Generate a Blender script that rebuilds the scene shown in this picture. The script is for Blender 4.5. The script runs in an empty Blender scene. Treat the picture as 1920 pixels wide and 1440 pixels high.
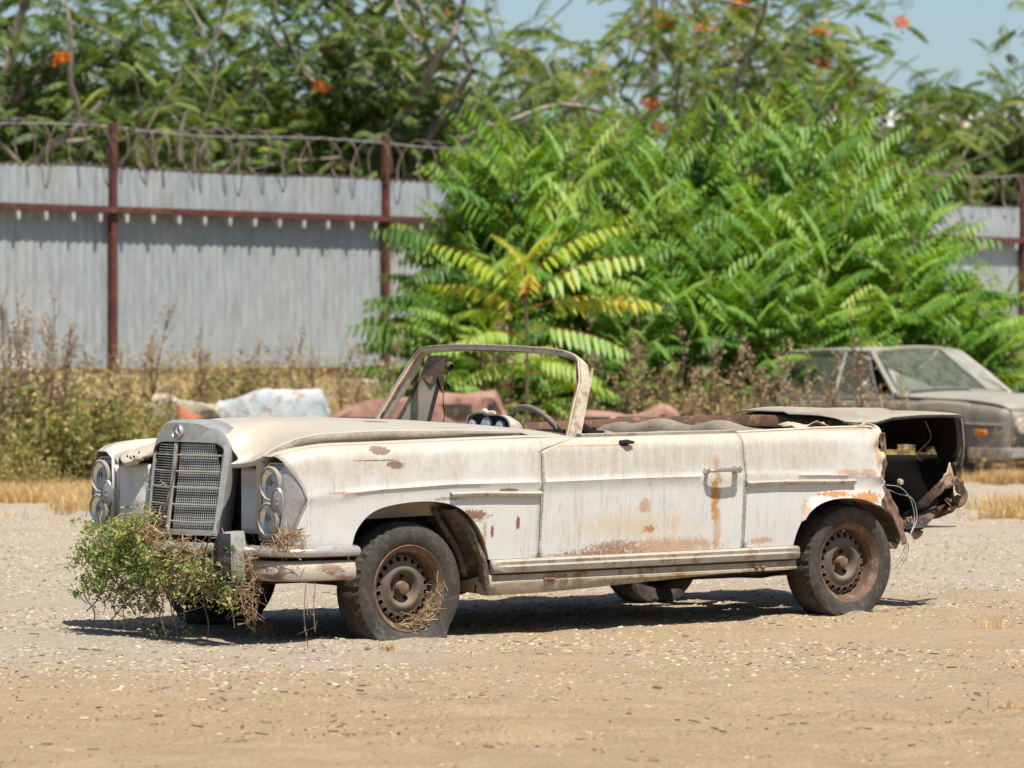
import bpy, math, random
import numpy as np
from math import radians as R, sin, cos, pi, sqrt
from mathutils import Vector, Matrix

# ------------------------------------------------------------------ camera, sky, sun, exposure
SC = bpy.context.scene
COL = SC.collection
CAM_H = 1.341
cam_d = bpy.data.cameras.new("camera")
cam = bpy.data.objects.new("camera", cam_d); COL.objects.link(cam)
cam_d.sensor_width = 36; cam_d.lens = 145.97
cam_d.clip_start = 0.5; cam_d.clip_end = 2000
cam.location = (0, 0, CAM_H); cam.rotation_euler = (R(90 - 0.478), 0, 0)
cam_d.dof.use_dof = True; cam_d.dof.focus_distance = 19.6; cam_d.dof.aperture_fstop = 4.6
SC.camera = cam
SUN_EL = 64.0
sx, sy = 0.50, -0.866            # horizontal direction towards the sun
w = bpy.data.worlds.new("World"); SC.world = w; w.use_nodes = True
nt = w.node_tree; nt.nodes.clear()
sky = nt.nodes.new('ShaderNodeTexSky'); sky.sky_type = 'NISHITA'; sky.sun_disc = False
sky.sun_elevation = R(SUN_EL); sky.sun_rotation = math.atan2(sx, sy)
sky.air_density = 1.0; sky.dust_density = 1.2; sky.ozone_density = 1.0
bg = nt.nodes.new('ShaderNodeBackground'); bg.inputs['Strength'].default_value = 0.085
wo = nt.nodes.new('ShaderNodeOutputWorld')
mxs = nt.nodes.new('ShaderNodeMix'); mxs.data_type = 'RGBA'; mxs.blend_type = 'MULTIPLY'; mxs.inputs[0].default_value = 1.0; mxs.inputs[7].default_value = (.78, .84, .92, 1)
nt.links.new(sky.outputs[0], mxs.inputs[6]); nt.links.new(mxs.outputs[2], bg.inputs[0]); nt.links.new(bg.outputs[0], wo.inputs[0])
sl = bpy.data.lights.new("sun", 'SUN'); sl.energy = 4.8; sl.angle = R(0.53); sl.color = (1.0, 0.945, 0.85)
so = bpy.data.objects.new("sun", sl); COL.objects.link(so)
sd = Vector((sx * cos(R(SUN_EL)), sy * cos(R(SUN_EL)), sin(R(SUN_EL))))
so.rotation_euler = sd.to_track_quat('Z', 'Y').to_euler(); so.location = (5, -5, 20)
SC.view_settings.view_transform = 'Standard'; SC.view_settings.look = 'None'
SC.view_settings.exposure = 0.68; SC.view_settings.gamma = 1
SC.render.engine = 'CYCLES'
SC.cycles.max_bounces = 6; SC.cycles.transparent_max_bounces = 8
SC.cycles.use_denoising = True
SC.cycles.sample_clamp_indirect = 6.0

rnd = random.Random(7)
rng = np.random.default_rng(11)

# ------------------------------------------------------------------ numpy noise
_perm = np.random.default_rng(3).permutation(512)
_perm = np.concatenate([_perm, _perm, _perm])
_vals = np.random.default_rng(4).random(512)
def vnoise(x, y, seed=0):
    x = np.asarray(x, float) + 1000; y = np.asarray(y, float) + 1000
    xi = np.floor(x).astype(int); yi = np.floor(y).astype(int)
    fx = x - xi; fy = y - yi
    fx = fx * fx * (3 - 2 * fx); fy = fy * fy * (3 - 2 * fy)
    def h(a, b): return _vals[_perm[(_perm[(a + seed * 17) % 512] + b) % 512]]
    return (h(xi, yi) * (1 - fx) + h(xi + 1, yi) * fx) * (1 - fy) + (h(xi, yi + 1) * (1 - fx) + h(xi + 1, yi + 1) * fx) * fy
def fbm(x, y, o=4, seed=0):
    s = 0; a = .5
    for i in range(o):
        s = s + a * vnoise(np.asarray(x) * 2 ** i, np.asarray(y) * 2 ** i, seed + i); a *= .5
    return s / (1 - .5 ** o)

# ------------------------------------------------------------------ materials
def _new(name):
    m = bpy.data.materials.new(name); m.use_nodes = True
    n = m.node_tree; n.nodes.clear()
    out = n.nodes.new('ShaderNodeOutputMaterial')
    return m, n, out
def _math(n, op, a, b=None, c=None, clamp=False):
    q = n.nodes.new('ShaderNodeMath'); q.operation = op; q.use_clamp = clamp
    for i, v in enumerate((a, b, c)):
        if v is None: continue
        if isinstance(v, (int, float)): q.inputs[i].default_value = v
        else: n.links.new(v, q.inputs[i])
    return q.outputs[0]
def _mix(n, f, a, b):
    q = n.nodes.new('ShaderNodeMix'); q.data_type = 'RGBA'
    for i, v in ((0, f), (6, a), (7, b)):
        if isinstance(v, (int, float)): q.inputs[i].default_value = v
        elif isinstance(v, tuple): q.inputs[i].default_value = (*v[:3], 1)
        else: n.links.new(v, q.inputs[i])
    return q.outputs[2]
def _noise(n, vec, scale, detail=4, rough=.55, dist=0):
    q = n.nodes.new('ShaderNodeTexNoise'); q.inputs['Scale'].default_value = scale
    q.inputs['Detail'].default_value = detail; q.inputs['Roughness'].default_value = rough
    q.inputs['Distortion'].default_value = dist
    n.links.new(vec, q.inputs['Vector']); return q.outputs['Fac']
def _ramp(n, f, lo, hi):
    q = n.nodes.new('ShaderNodeMapRange'); q.inputs['From Min'].default_value = lo; q.inputs['From Max'].default_value = hi
    q.interpolation_type = 'SMOOTHSTEP'
    n.links.new(f, q.inputs['Value']); return q.outputs[0]
def _scale(n, vec, s, off=(0, 0, 0)):
    q = n.nodes.new('ShaderNodeVectorMath'); q.operation = 'MULTIPLY'; q.inputs[1].default_value = s
    a = n.nodes.new('ShaderNodeVectorMath'); a.operation = 'SUBTRACT'; a.inputs[1].default_value = off
    n.links.new(vec, a.inputs[0]); n.links.new(a.outputs[0], q.inputs[0]); return q.outputs[0]
def _bump(n, h, strength, dist=.01, normal=None):
    q = n.nodes.new('ShaderNodeBump'); q.inputs['Strength'].default_value = strength; q.inputs['Distance'].default_value = dist
    n.links.new(h, q.inputs['Height'])
    if normal is not None: n.links.new(normal, q.inputs['Normal'])
    return q.outputs[0]

def pm(name, c1, c2=None, c3=None, scale=6, rough=.7, metal=0.0, bump=.3, bdist=.004, bscale=None, lo=.35, hi=.65, spec=.4, dust=None, dust_amt=.0, stretch=(1, 1, 1)):
    m, n, out = _new(name)
    tc = n.nodes.new('ShaderNodeTexCoord'); P = _scale(n, tc.outputs['Object'], stretch)
    b = n.nodes.new('ShaderNodeBsdfPrincipled')
    b.inputs['Roughness'].default_value = rough; b.inputs['Metallic'].default_value = metal
    b.inputs['Specular IOR Level'].default_value = spec
    c2 = c2 or tuple(x * .75 for x in c1)
    f1 = _noise(n, P, scale, 6, .65)
    col = _mix(n, _ramp(n, f1, lo, hi), c1, c2)
    if c3:
        f2 = _noise(n, _scale(n, P, (1, 1, 1), (3.3, 1.7, 5.1)), scale * 1.9, 5, .7)
        col = _mix(n, _ramp(n, f2, .52, .62), col, c3)
    f3 = _noise(n, P, bscale or scale * 9, 4, .7)
    col = _mix(n, _ramp(n, f3, .3, .8), col, _mix(n, .35, col, (0, 0, 0)))
    if dust:
        g = n.nodes.new('ShaderNodeNewGeometry'); s = n.nodes.new('ShaderNodeSeparateXYZ'); n.links.new(g.outputs['Normal'], s.inputs[0])
        up = _math(n, 'ADD', _math(n, 'MULTIPLY', _ramp(n, s.outputs[2], -.1, .8), dust_amt), _math(n, 'MULTIPLY', f1, .25))
        col = _mix(n, _math(n, 'MINIMUM', up, .95), col, dust)
    n.links.new(col, b.inputs['Base Color'])
    if metal: n.links.new(_ramp(n, f3, .2, .9), b.inputs['Roughness'])
    n.links.new(_bump(n, f3, bump, bdist), b.inputs['Normal'])
    if metal:
        b.inputs['Roughness'].default_value = rough
        r = _math(n, 'ADD', _math(n, 'MULTIPLY', f3, .3), rough - .15); n.links.new(r, b.inputs['Roughness'])
    n.links.new(b.outputs[0], out.inputs[0]); return m

RUST1, RUST2, RUST3 = (.20, .075, .03), (.42, .19, .06), (.09, .045, .028)
def paint(name, base, dirt, spots=(), grime=.35, dustc=(.50, .42, .31), dusta=.5, rough=.5, streak=True, edge=None):
    """old car paint; spots = (cx,cy,cz, rx,ry,rz, colour, hardness)"""
    m, n, out = _new(name)
    tc = n.nodes.new('ShaderNodeTexCoord'); P = tc.outputs['Object']
    b = n.nodes.new('ShaderNodeBsdfPrincipled'); b.inputs['Specular IOR Level'].default_value = .4
    big = _noise(n, P, 1.6, 5, .6); mid = _noise(n, P, 7, 6, .7); fine = _noise(n, P, 60, 5, .75); hf = _noise(n, P, 22, 6, .7, .4)
    col = _mix(n, _math(n, 'MULTIPLY', _ramp(n, mid, .3, .75), .35), base, tuple(x * .84 for x in base))
    if streak:
        st = _noise(n, _scale(n, P, (38, 38, 2.6)), 1.0, 5, .7)
        st2 = _noise(n, _scale(n, P, (90, 90, 5)), 1.0, 4, .7)
        sm = _math(n, 'MULTIPLY', _ramp(n, st, .50, .72), _ramp(n, big, .38, .6))
        col = _mix(n, _math(n, 'MULTIPLY', sm, grime * 1.3, clamp=True), col, dirt)
        sm2 = _math(n, 'MULTIPLY', _ramp(n, st2, .56, .68), _ramp(n, mid, .42, .62))
        col = _mix(n, _math(n, 'MULTIPLY', sm2, grime * 1.1, clamp=True), col, tuple(x * .55 for x in dirt))
    col = _mix(n, _math(n, 'MULTIPLY', _ramp(n, hf, .55, .8), grime), col, dirt)
    if streak:      # a film of old beige dirt on the upper half of the flanks, washed off in patches
        sz = n.nodes.new('ShaderNodeSeparateXYZ'); n.links.new(P, sz.inputs[0])
        film = _math(n, 'MULTIPLY', _ramp(n, _math(n, 'ADD', sz.outputs[2], _math(n, 'MULTIPLY', _math(n, 'SUBTRACT', mid, .5), .12)), .68, .80), _ramp(n, big, .30, .52))
        fs = _math(n, 'ADD', _math(n, 'MULTIPLY', _noise(n, _scale(n, P, (26, 26, 5)), 1.0, 8, .8), .65), _math(n, 'MULTIPLY', fine, .35))
        film = _math(n, 'MULTIPLY', film, _math(n, 'ADD', _math(n, 'MULTIPLY', _ramp(n, fs, .32, .65), .60), .22))
        col = _mix(n, film, col, (.36, .30, .21))
    g = n.nodes.new('ShaderNodeNewGeometry'); s = n.nodes.new('ShaderNodeSeparateXYZ'); n.links.new(g.outputs['Normal'], s.inputs[0])
    up = _math(n, 'MULTIPLY', _ramp(n, s.outputs[2], .15, .85), _math(n, 'ADD', _math(n, 'MULTIPLY', _ramp(n, mid, .25, .7), .5), .55), clamp=True)
    up = _math(n, 'MULTIPLY', up, dusta, clamp=True)
    col = _mix(n, up, col, dustc)
    col = _mix(n, _math(n, 'MULTIPLY', _ramp(n, fine, .66, .74), .5), col, (.12, .09, .07))
    rustm = None
    for (cx, cy, cz, rx, ry, rz, c, hard) in spots:
        v = _scale(n, P, (1 / rx, 1 / ry if ry else 0, 1 / rz), (cx, cy, cz))
        L = n.nodes.new('ShaderNodeVectorMath'); L.operation = 'LENGTH'; n.links.new(v, L.inputs[0])
        nz = hf if min(rx, rz) > .03 else fine
        nz = _math(n, 'ADD', _math(n, 'MULTIPLY', nz, .5), _math(n, 'MULTIPLY', fine, .5))
        d = _math(n, 'ADD', L.outputs['Value'], _math(n, 'MULTIPLY', _math(n, 'SUBTRACT', nz, .5), 3.3 if hard < .9 else 1.8))
        w_ = .9 * (1 - hard) + .08
        f = _ramp(n, d, 1.0, 1.0 - w_)
        f = _math(n, 'MULTIPLY', f, .92 if hard > .5 else .62)
        col = _mix(n, f, col, c)
        rustm = f if rustm is None else _math(n, 'MAXIMUM', rustm, f)
    n.links.new(col, b.inputs['Base Color'])
    ro = _math(n, 'ADD', _math(n, 'MULTIPLY', mid, .35), rough - .15)
    if rustm is not None: ro = _math(n, 'MAXIMUM', ro, _math(n, 'MULTIPLY', rustm, .9))
    n.links.new(ro, b.inputs['Roughness'])
    nb = _bump(n, mid, .25, .006); nb = _bump(n, fine, .12, .002, nb)
    n.links.new(nb, b.inputs['Normal'])
    n.links.new(b.outputs[0], out.inputs[0]); return m

def leafmat(name, cols, trans=.35, rough=.5, gloss=.25):
    """cols: colour stops driven by the per-leaf 'tint' attribute"""
    m, n, out = _new(name)
    at = n.nodes.new('ShaderNodeAttribute'); at.attribute_name = 'tint'
    cr = n.nodes.new('ShaderNodeValToRGB'); e = cr.color_ramp.elements
    while len(e) < len(cols): e.new(.5)
    for i, (p, c) in enumerate(cols): e[i].position = p; e[i].color = (*c, 1)
    n.links.new(at.outputs['Fac'], cr.inputs[0])
    b = n.nodes.new('ShaderNodeBsdfPrincipled'); b.inputs['Roughness'].default_value = rough; b.inputs['Specular IOR Level'].default_value = gloss
    n.links.new(cr.outputs[0], b.inputs['Base Color'])
    t = n.nodes.new('ShaderNodeBsdfTranslucent')
    hs = n.nodes.new('ShaderNodeHueSaturation'); hs.inputs['Value'].default_value = 1.5; hs.inputs['Saturation'].default_value = 1.15; hs.inputs['Hue'].default_value = .49
    n.links.new(cr.outputs[0], hs.inputs['Color']); n.links.new(hs.outputs[0], t.inputs[0])
    mx = n.nodes.new('ShaderNodeMixShader'); mx.inputs[0].default_value = trans
    n.links.new(b.outputs[0], mx.inputs[1]); n.links.new(t.outputs[0], mx.inputs[2]); n.links.new(mx.outputs[0], out.inputs[0])
    return m

def glassmat(name, dustc, amt, rough=.15, tint=(.8, .85, .82), ior=1.5):
    m, n, out = _new(name)
    tc = n.nodes.new('ShaderNodeTexCoord')
    f = _noise(n, tc.outputs['Object'], 9, 5, .7)
    d = n.nodes.new('ShaderNodeBsdfDiffuse'); d.inputs[0].default_value = (*dustc, 1)
    g = n.nodes.new('ShaderNodeBsdfGlossy'); g.inputs['Roughness'].default_value = rough; g.inputs[0].default_value = (.9, .95, 1, 1)
    t = n.nodes.new('ShaderNodeBsdfTransparent'); t.inputs[0].default_value = (*tint, 1)
    lw = n.nodes.new('ShaderNodeLayerWeight'); lw.inputs[0].default_value = .5; frs = _math(n, 'ADD', _math(n, 'MULTIPLY', _math(n, 'POWER', lw.outputs['Facing'], 3.0), min(.9, (ior - 1) * 1.1)), .5 * (ior - 1) ** 2 / 3)
    m1 = n.nodes.new('ShaderNodeMixShader'); n.links.new(frs, m1.inputs[0]); n.links.new(t.outputs[0], m1.inputs[1]); n.links.new(g.outputs[0], m1.inputs[2])
    m2 = n.nodes.new('ShaderNodeMixShader'); k = _math(n, 'ADD', _math(n, 'MULTIPLY', _ramp(n, f, .3, .7), .3), amt - .15, clamp=True)
    n.links.new(k, m2.inputs[0]); n.links.new(m1.outputs[0], m2.inputs[1]); n.links.new(d.outputs[0], m2.inputs[2])
    n.links.new(m2.outputs[0], out.inputs[0]); return m

# ------------------------------------------------------------------ mesh helpers
def np_mesh(name, V, F, mat=None, tint=None, smooth=False):
    V = np.asarray(V, np.float32); F = np.asarray(F, np.int32); k = F.shape[1]
    me = bpy.data.meshes.new(name)
    me.vertices.add(len(V)); me.vertices.foreach_set('co', V.ravel())
    me.loops.add(F.size); me.loops.foreach_set('vertex_index', F.ravel())
    me.polygons.add(len(F)); me.polygons.foreach_set('loop_start', np.arange(0, F.size, k, dtype=np.int32))
    me.polygons.foreach_set('loop_total', np.full(len(F), k, np.int32))
    if smooth: me.polygons.foreach_set('use_smooth', np.ones(len(F), bool))
    me.update(calc_edges=True)
    if tint is not None:
        a = me.attributes.new('tint', 'FLOAT', 'POINT'); a.data.foreach_set('value', np.asarray(tint, np.float32))
    if mat: me.materials.append(mat)
    return me
def link(name, me, parent=None):
    o = bpy.data.objects.new(name, me); COL.objects.link(o)
    if parent is not None: o.parent = parent
    return o
def empty(name, loc=(0, 0, 0), rz=0):
    o = bpy.data.objects.new(name, None); COL.objects.link(o); o.location = loc; o.rotation_euler = (0, 0, rz); o.empty_display_size = .2
    return o
def tag(o, label=None, cat=None, group=None, kind=None):
    if label: o['label'] = label
    if cat: o['category'] = cat
    if group: o['group'] = group
    if kind: o['kind'] = kind
    return o
def copy_tree(o, parent=None):
    c = o.copy(); COL.objects.link(c); c.parent = parent
    for ch in [q for q in bpy.data.objects if q.parent == o]: copy_tree(ch, c)
    return c

class MB:
    def __init__(s): s.v = []; s.f = []
    def add(s, vs, fs):
        k = len(s.v); s.v += [tuple(map(float, v)) for v in vs]; s.f += [tuple(i + k for i in f) for f in fs]; return s
    def box(s, c, d, rot=None, bev=0):
        x, y, z = [a / 2 for a in d]
        if bev:
            b = min(bev, x * .9, y * .9, z * .9); vs = []; 
            for sz in (-1, 1):
                for (ax, ay, az) in ((x - b, y - b, z), ):
                    vs += [(-ax, -ay, sz * az), (ax, -ay, sz * az), (ax, ay, sz * az), (-ax, ay, sz * az)]
            for sz in (-1, 1):
                vs += [(-x + b, -y, sz * (z - b)), (x - b, -y, sz * (z - b)), (x, -y + b, sz * (z - b)), (x, y - b, sz * (z - b)), (x - b, y, sz * (z - b)), (-x + b, y, sz * (z - b)), (-x, y - b, sz * (z - b)), (-x, -y + b, sz * (z - b))]
            fs = [(3, 2, 1, 0), (4, 5, 6, 7)]
            lo = list(range(8, 16)); hi = list(range(16, 24))
            for i in range(8): j = (i + 1) % 8; fs.append((lo[i], lo[j], hi[j], hi[i]))
            fs += [(0, 1, 9, 8), (1, 10, 9), (1, 2, 11, 10), (2, 12, 11), (2, 3, 13, 12), (3, 14, 13), (3, 0, 15, 14), (0, 8, 15)]
            fs += [(5, 4, 16, 17), (5, 17, 18), (6, 5, 18, 19), (6, 19, 20), (7, 6, 20, 21), (7, 21, 22), (4, 7, 22, 23), (4, 23, 16)]
        else:
            vs = [(-x, -y, -z), (x, -y, -z), (x, y, -z), (-x, y, -z), (-x, -y, z), (x, -y, z), (x, y, z), (-x, y, z)]
            fs = [(3, 2, 1, 0), (4, 5, 6, 7), (0, 1, 5, 4), (1, 2, 6, 5), (2, 3, 7, 6), (3, 0, 4, 7)]
        if rot is not None: vs = [rot @ Vector(v) for v in vs]
        return s.add([(v[0] + c[0], v[1] + c[1], v[2] + c[2]) for v in vs], fs)
    def tube(s, path, r, n=8, cap=True, sect=None, up=None):
        """round tube, or a section (list of (a,b)) swept along the path"""
        P = [Vector(p) for p in path]; k0 = len(s.v); N = len(P)
        rr = r if hasattr(r, '__len__') else [r] * N
        ref = Vector(up) if up else None; prevn = None; m = len(sect) if sect else n
        for i, p in enumerate(P):
            t = (P[min(i + 1, N - 1)] - P[max(i - 1, 0)]).normalized()
            if ref is not None: a = ref - t * ref.dot(t)
            elif prevn is None: a = Vector((0, 0, 1)) if abs(t.z) < .9 else Vector((1, 0, 0)); a = a - t * a.dot(t)
            else: a = prevn - t * prevn.dot(t)
            a.normalize(); prevn = a; b = t.cross(a)
            for j in range(m):
                if sect: q = p + a * sect[j][0] + b * sect[j][1]
                else: an = 2 * pi * j / n; q = p + (a * cos(an) + b * sin(an)) * rr[i]
                s.v.append(tuple(q))
        for i in range(N - 1):
            for j in range(m):
                j2 = (j + 1) % m; s.f.append((k0 + i * m + j, k0 + i * m + j2, k0 + (i + 1) * m + j2, k0 + (i + 1) * m + j))
        if cap: s.f.append(tuple(k0 + j for j in reversed(range(m)))); s.f.append(tuple(k0 + (N - 1) * m + j for j in range(m)))
        return s
    def grid(s, rows, closed=False):
        k = len(s.v); m = len(rows[0])
        for r in rows: s.v += [tuple(map(float, p)) for p in r]
        for i in range(len(rows) - 1):
            for j in range(m if closed else m - 1):
                j2 = (j + 1) % m; s.f.append((k + i * m + j, k + i * m + j2, k + (i + 1) * m + j2, k + (i + 1) * m + j))
        return s
    def lathe(s, prof, n=32, axis='y', c=(0, 0, 0), closed=False):
        rows = []
        for i in range(n):
            a = 2 * pi * i / n
            if axis == 'y': rows.append([(c[0] + r * cos(a), c[1] + h, c[2] + r * sin(a)) for r, h in prof])
            elif axis == 'x': rows.append([(c[0] + h, c[1] + r * cos(a), c[2] + r * sin(a)) for r, h in prof])
            else: rows.append([(c[0] + r * cos(a), c[1] + r * sin(a), c[2] + h) for r, h in prof])
        rows.append(rows[0]); return s.grid(rows)
    def poly(s, pts, thick=None):
        pts = [Vector(p) for p in pts]
        if thick is None: return s.add(pts, [tuple(range(len(pts)))])
        t = Vector(thick); n = len(pts)
        return s.add(pts + [p + t for p in pts], [tuple(range(n)), tuple(reversed(range(n, 2 * n)))] + [(i, (i + 1) % n, n + (i + 1) % n, n + i) for i in range(n)])
    def build(s, name, mat, parent=None, smooth=True, solid=0, bevel=0, merge=False):
        me = bpy.data.meshes.new(name); me.from_pydata(s.v, [], s.f)
        if merge:
            import bmesh; bm = bmesh.new(); bm.from_mesh(me); bmesh.ops.remove_doubles(bm, verts=bm.verts, dist=1e-5)
            bmesh.ops.recalc_face_normals(bm, faces=bm.faces); bm.to_mesh(me); bm.free()
        me.materials.append(mat)
        if smooth:
            me.shade_smooth()
            try: me.set_sharp_from_angle(angle=R(38))
            except Exception: pass
        me.update()
        o = link(name, me, parent)
        if solid:
            q = o.modifiers.new('s', 'SOLIDIFY'); q.thickness = solid; q.offset = -1
        if bevel:
            q = o.modifiers.new('b', 'BEVEL'); q.width = bevel; q.segments = 2; q.limit_method = 'ANGLE'
        return o
def catmull(pts, n=8):
    P = [np.array(p, float) for p in pts]; P = [2 * P[0] - P[1]] + P + [2 * P[-1] - P[-2]]; out = []
    for i in range(1, len(P) - 2):
        for k in range(n):
            t = k / n; a, b, c, d = P[i - 1:i + 3]
            out.append(tuple(.5 * ((2 * b) + (-a + c) * t + (2 * a - 5 * b + 4 * c - d) * t * t + (-a + 3 * b - 3 * c + d) * t ** 3)))
    out.append(tuple(P[-2])); return out
def lerp(a, b, t): return a + (b - a) * t
def sstep(x, a, b):
    t = min(max((x - a) / (b - a), 0), 1); return t * t * (3 - 2 * t)

# ------------------------------------------------------------------ terrain
FA = np.array([-6.04, 49.0]); FB = np.array([7.32, 64.0])          # the fence line in plan
FD = (FB - FA) / np.linalg.norm(FB - FA); FN = np.array([FD[1], -FD[0]])   # FN points to the camera side
def fence_dist(X, Y): return (X - FA[0]) * FN[0] + (Y - FA[1]) * FN[1]
def ground_z(X, Y, micro=True):
    X = np.asarray(X, float); Y = np.asarray(Y, float)
    d = fence_dist(X, Y)
    t = np.clip((6.5 - d) / 5.5, 0, 1); z = 0.95 * t * t * (3 - 2 * t)
    z = z + (fbm(X * .35, Y * .35, 3, 5) - .5) * .16 * np.clip((Y - 26) / 10, 0, 1)
    if micro:
        nearcar = np.exp(-((np.abs(Y - 19.6) / 3.0) ** 4)) * .65
        z = z + (fbm(X * 1.1, Y * 1.1, 4, 2) - .5) * .05 * (1 - nearcar) + (fbm(X * 7, Y * 7, 4, 9) - .5) * .022 + np.clip(fbm(X * 2.3, Y * 3.5, 3, 13) - .56, 0, 1) * .10 * (1 - nearcar)
    z = z + .012 * np.sin((Y + .25 * X + .6 * fbm(X * .4, Y * .4, 2, 61)) * 5.2) * np.exp(-((Y - 14.3) / 1.5) ** 2) * (fbm(X * 1.5, Y * 3, 3, 62))
    for (wx, wy, hh) in ((-.535, 18.79, .022), (1.616, 20.53, .018)):      # soil pushed up round the near tyres
        q = np.hypot((X - wx) / .30, (Y - wy) / .20); z = z + hh * np.exp(-((q - 1.15) / .35) ** 2) * (.4 + fbm(X * 8, Y * 8, 2, 41)) - .004 * (q < .8)
    return z
def gz(x, y): return float(ground_z(np.array([x]), np.array([y]), False)[0])

def build_ground():
    ys = [5.0]
    while ys[-1] < 11: ys.append(ys[-1] + .25)
    while ys[-1] < 26: ys.append(ys[-1] + .045)
    while ys[-1] < 70: ys.append(ys[-1] + .045 * (ys[-1] / 26) ** 2.2)
    while ys[-1] < 900: ys.append(ys[-1] * 1.12)
    xs = list(np.arange(-3.6, 3.6, .04)); st = .04
    while xs[-1] < 500: st *= 1.12; xs.append(xs[-1] + st); 
    st = .04; neg = [xs[0]]
    while neg[-1] > -500: st *= 1.12; neg.append(neg[-1] - st)
    xs = np.array(neg[:0:-1] + xs); ys = np.array(ys)
    X, Y = np.meshgrid(xs, ys); Z = ground_z(X, Y)
    # settle the soil under the tyres
    V = np.stack([X, Y, Z], -1).reshape(-1, 3); nx, ny = len(xs), len(ys)
    i = np.arange((ny - 1) * nx).reshape(ny - 1, nx)[:, :-1].ravel()
    F = np.stack([i, i + 1, i + nx + 1, i + nx], 1)
    m, n, out = _new('soil')
    tc = n.nodes.new('ShaderNodeTexCoord'); P = tc.outputs['Object']
    b = n.nodes.new('ShaderNodeBsdfPrincipled'); b.inputs['Roughness'].default_value = .95; b.inputs['Specular IOR Level'].default_value = .15
    sp = n.nodes.new('ShaderNodeSeparateXYZ'); n.links.new(P, sp.inputs[0])
    big = _noise(n, _scale(n, P, (.5, 1.0, 1)), 1.0, 5, .6); mid = _noise(n, _scale(n, P, (1, 1.6, 1)), 3.2, 6, .65)
    fine = _noise(n, P, 26, 6, .75); vf = _noise(n, P, 110, 4, .8)
    vo = n.nodes.new('ShaderNodeTexVoronoi'); vo.inputs['Scale'].default_value = 38; vo.inputs['Randomness'].default_value = 1; n.links.new(P, vo.inputs['Vector'])
    dirt = _mix(n, _ramp(n, mid, .3, .7), (.53, .395, .235), (.44, .315, .18))
    grav = _mix(n, _ramp(n, fine, .3, .7), (.54, .465, .355), (.43, .365, .28))
    # a pale gravelled yard beyond y=16, bare tan dirt in front, mixed by noise
    edge = _math(n, 'ADD', sp.outputs[1], _math(n, 'MULTIPLY', sp.outputs[0], .95))
    edge = _math(n, 'ADD', edge, _math(n, 'MULTIPLY', _math(n, 'SUBTRACT', big, .5), 9.0))
    gf = _ramp(n, edge, 20.6, 21.6)
    near = _ramp(n, _math(n, 'ADD', sp.outputs[1], _math(n, 'MULTIPLY', _math(n, 'SUBTRACT', mid, .5), 4)), 16.6, 18.0)
    left = _math(n, 'MULTIPLY', near, _ramp(n, sp.outputs[0], .3, -.9))
    back = _ramp(n, _math(n, 'ADD', sp.outputs[1], _math(n, 'MULTIPLY', _math(n, 'SUBTRACT', big, .5), 7)), 21.0, 24.0)
    gf = _math(n, 'MAXIMUM', left, back)
    patch = _math(n, 'MULTIPLY', _math(n, 'MULTIPLY', _ramp(n, mid, .50, .64), .75), _ramp(n, sp.outputs[1], 15.2, 16.4))
    gf = _math(n, 'MAXIMUM', gf, patch)
    col = _mix(n, gf, dirt, grav)
    dk = _noise(n, _scale(n, P, (1, 1.4, 1), (4, 9, 0)), 1.5, 5, .7); col = _mix(n, _math(n, 'MULTIPLY', _ramp(n, dk, .5, .68), .35), col, (.33, .235, .14))
    col = _mix(n, _math(n, 'MULTIPLY', _ramp(n, vf, .42, .75), .62), col, (.26, .18, .11))
    col = _mix(n, _math(n, 'MULTIPLY', _ramp(n, fine, .52, .74), .35), col, (.60, .50, .38))
    n.links.new(col, b.inputs['Base Color'])
    h = _math(n, 'ADD', _math(n, 'MULTIPLY', fine, 1.0), _math(n, 'MULTIPLY', vf, .45))
    h = _math(n, 'ADD', h, _math(n, 'MULTIPLY', vo.outputs['Distance'], -.5))
    n.links.new(_bump(n, h, .9, .035), b.inputs['Normal']); n.links.new(b.outputs[0], out.inputs[0])
    me = np_mesh('ground', V, F, m, smooth=True); o = link('ground', me); tag(o, kind='structure')
    return o
build_ground()

def stones(name, n, xf, yf, smin, smax, mat, power=2.2, seed=1):
    r = np.random.default_rng(seed)
    X = xf(r, n); Y = yf(r, n)
    X = X * (Y / 19.0); kk = vnoise(X * .9, Y * 1.6, 31) + .35 * vnoise(X * 4, Y * 5, 33) > r.uniform(.35, 1.0, n); X, Y = X[kk], Y[kk]; n = len(X)
    kk = (Y > 17.2 + .9 * np.clip(X, -1, 1.2) - 3.2 * r.random(n) ** 3) | (name != 'gravel'); X, Y = X[kk], Y[kk]; n = len(X)
    S = smin + (smax - smin) * r.random(n) ** power
    base = np.array([[1, 0, 0], [.25, .95, .0], [-.8, .6, 0], [-.85, -.55, 0], [.3, -1, 0], [.55, .25, .42], [-.45, .35, .46], [-.1, -.55, .42]])
    tri = np.array([[0, 1, 5], [1, 6, 5], [1, 2, 6], [2, 3, 6], [3, 7, 6], [3, 4, 7], [4, 0, 5], [4, 5, 7], [5, 6, 7]])
    B = base[None] * (1 + .45 * (r.random((n, 8, 3)) - .5))
    a = r.random(n) * 6.28; ca, sa = np.cos(a)[:, None], np.sin(a)[:, None]
    x = B[:, :, 0] * ca - B[:, :, 1] * sa; y = B[:, :, 0] * sa + B[:, :, 1] * ca
    V = np.stack([x, y, B[:, :, 2] * (.6 + .6 * r.random(n))[:, None]], -1) * S[:, None, None]
    z = ground_z(X, Y) - S * .12
    V += np.stack([X, Y, z], -1)[:, None, :]
    F = (tri[None] + (np.arange(n) * 8)[:, None, None]).reshape(-1, 3)
    me = np_mesh(name, V.reshape(-1, 3), F, mat, tint=np.repeat(r.random(n), 8))
    return link(name, me)
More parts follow.
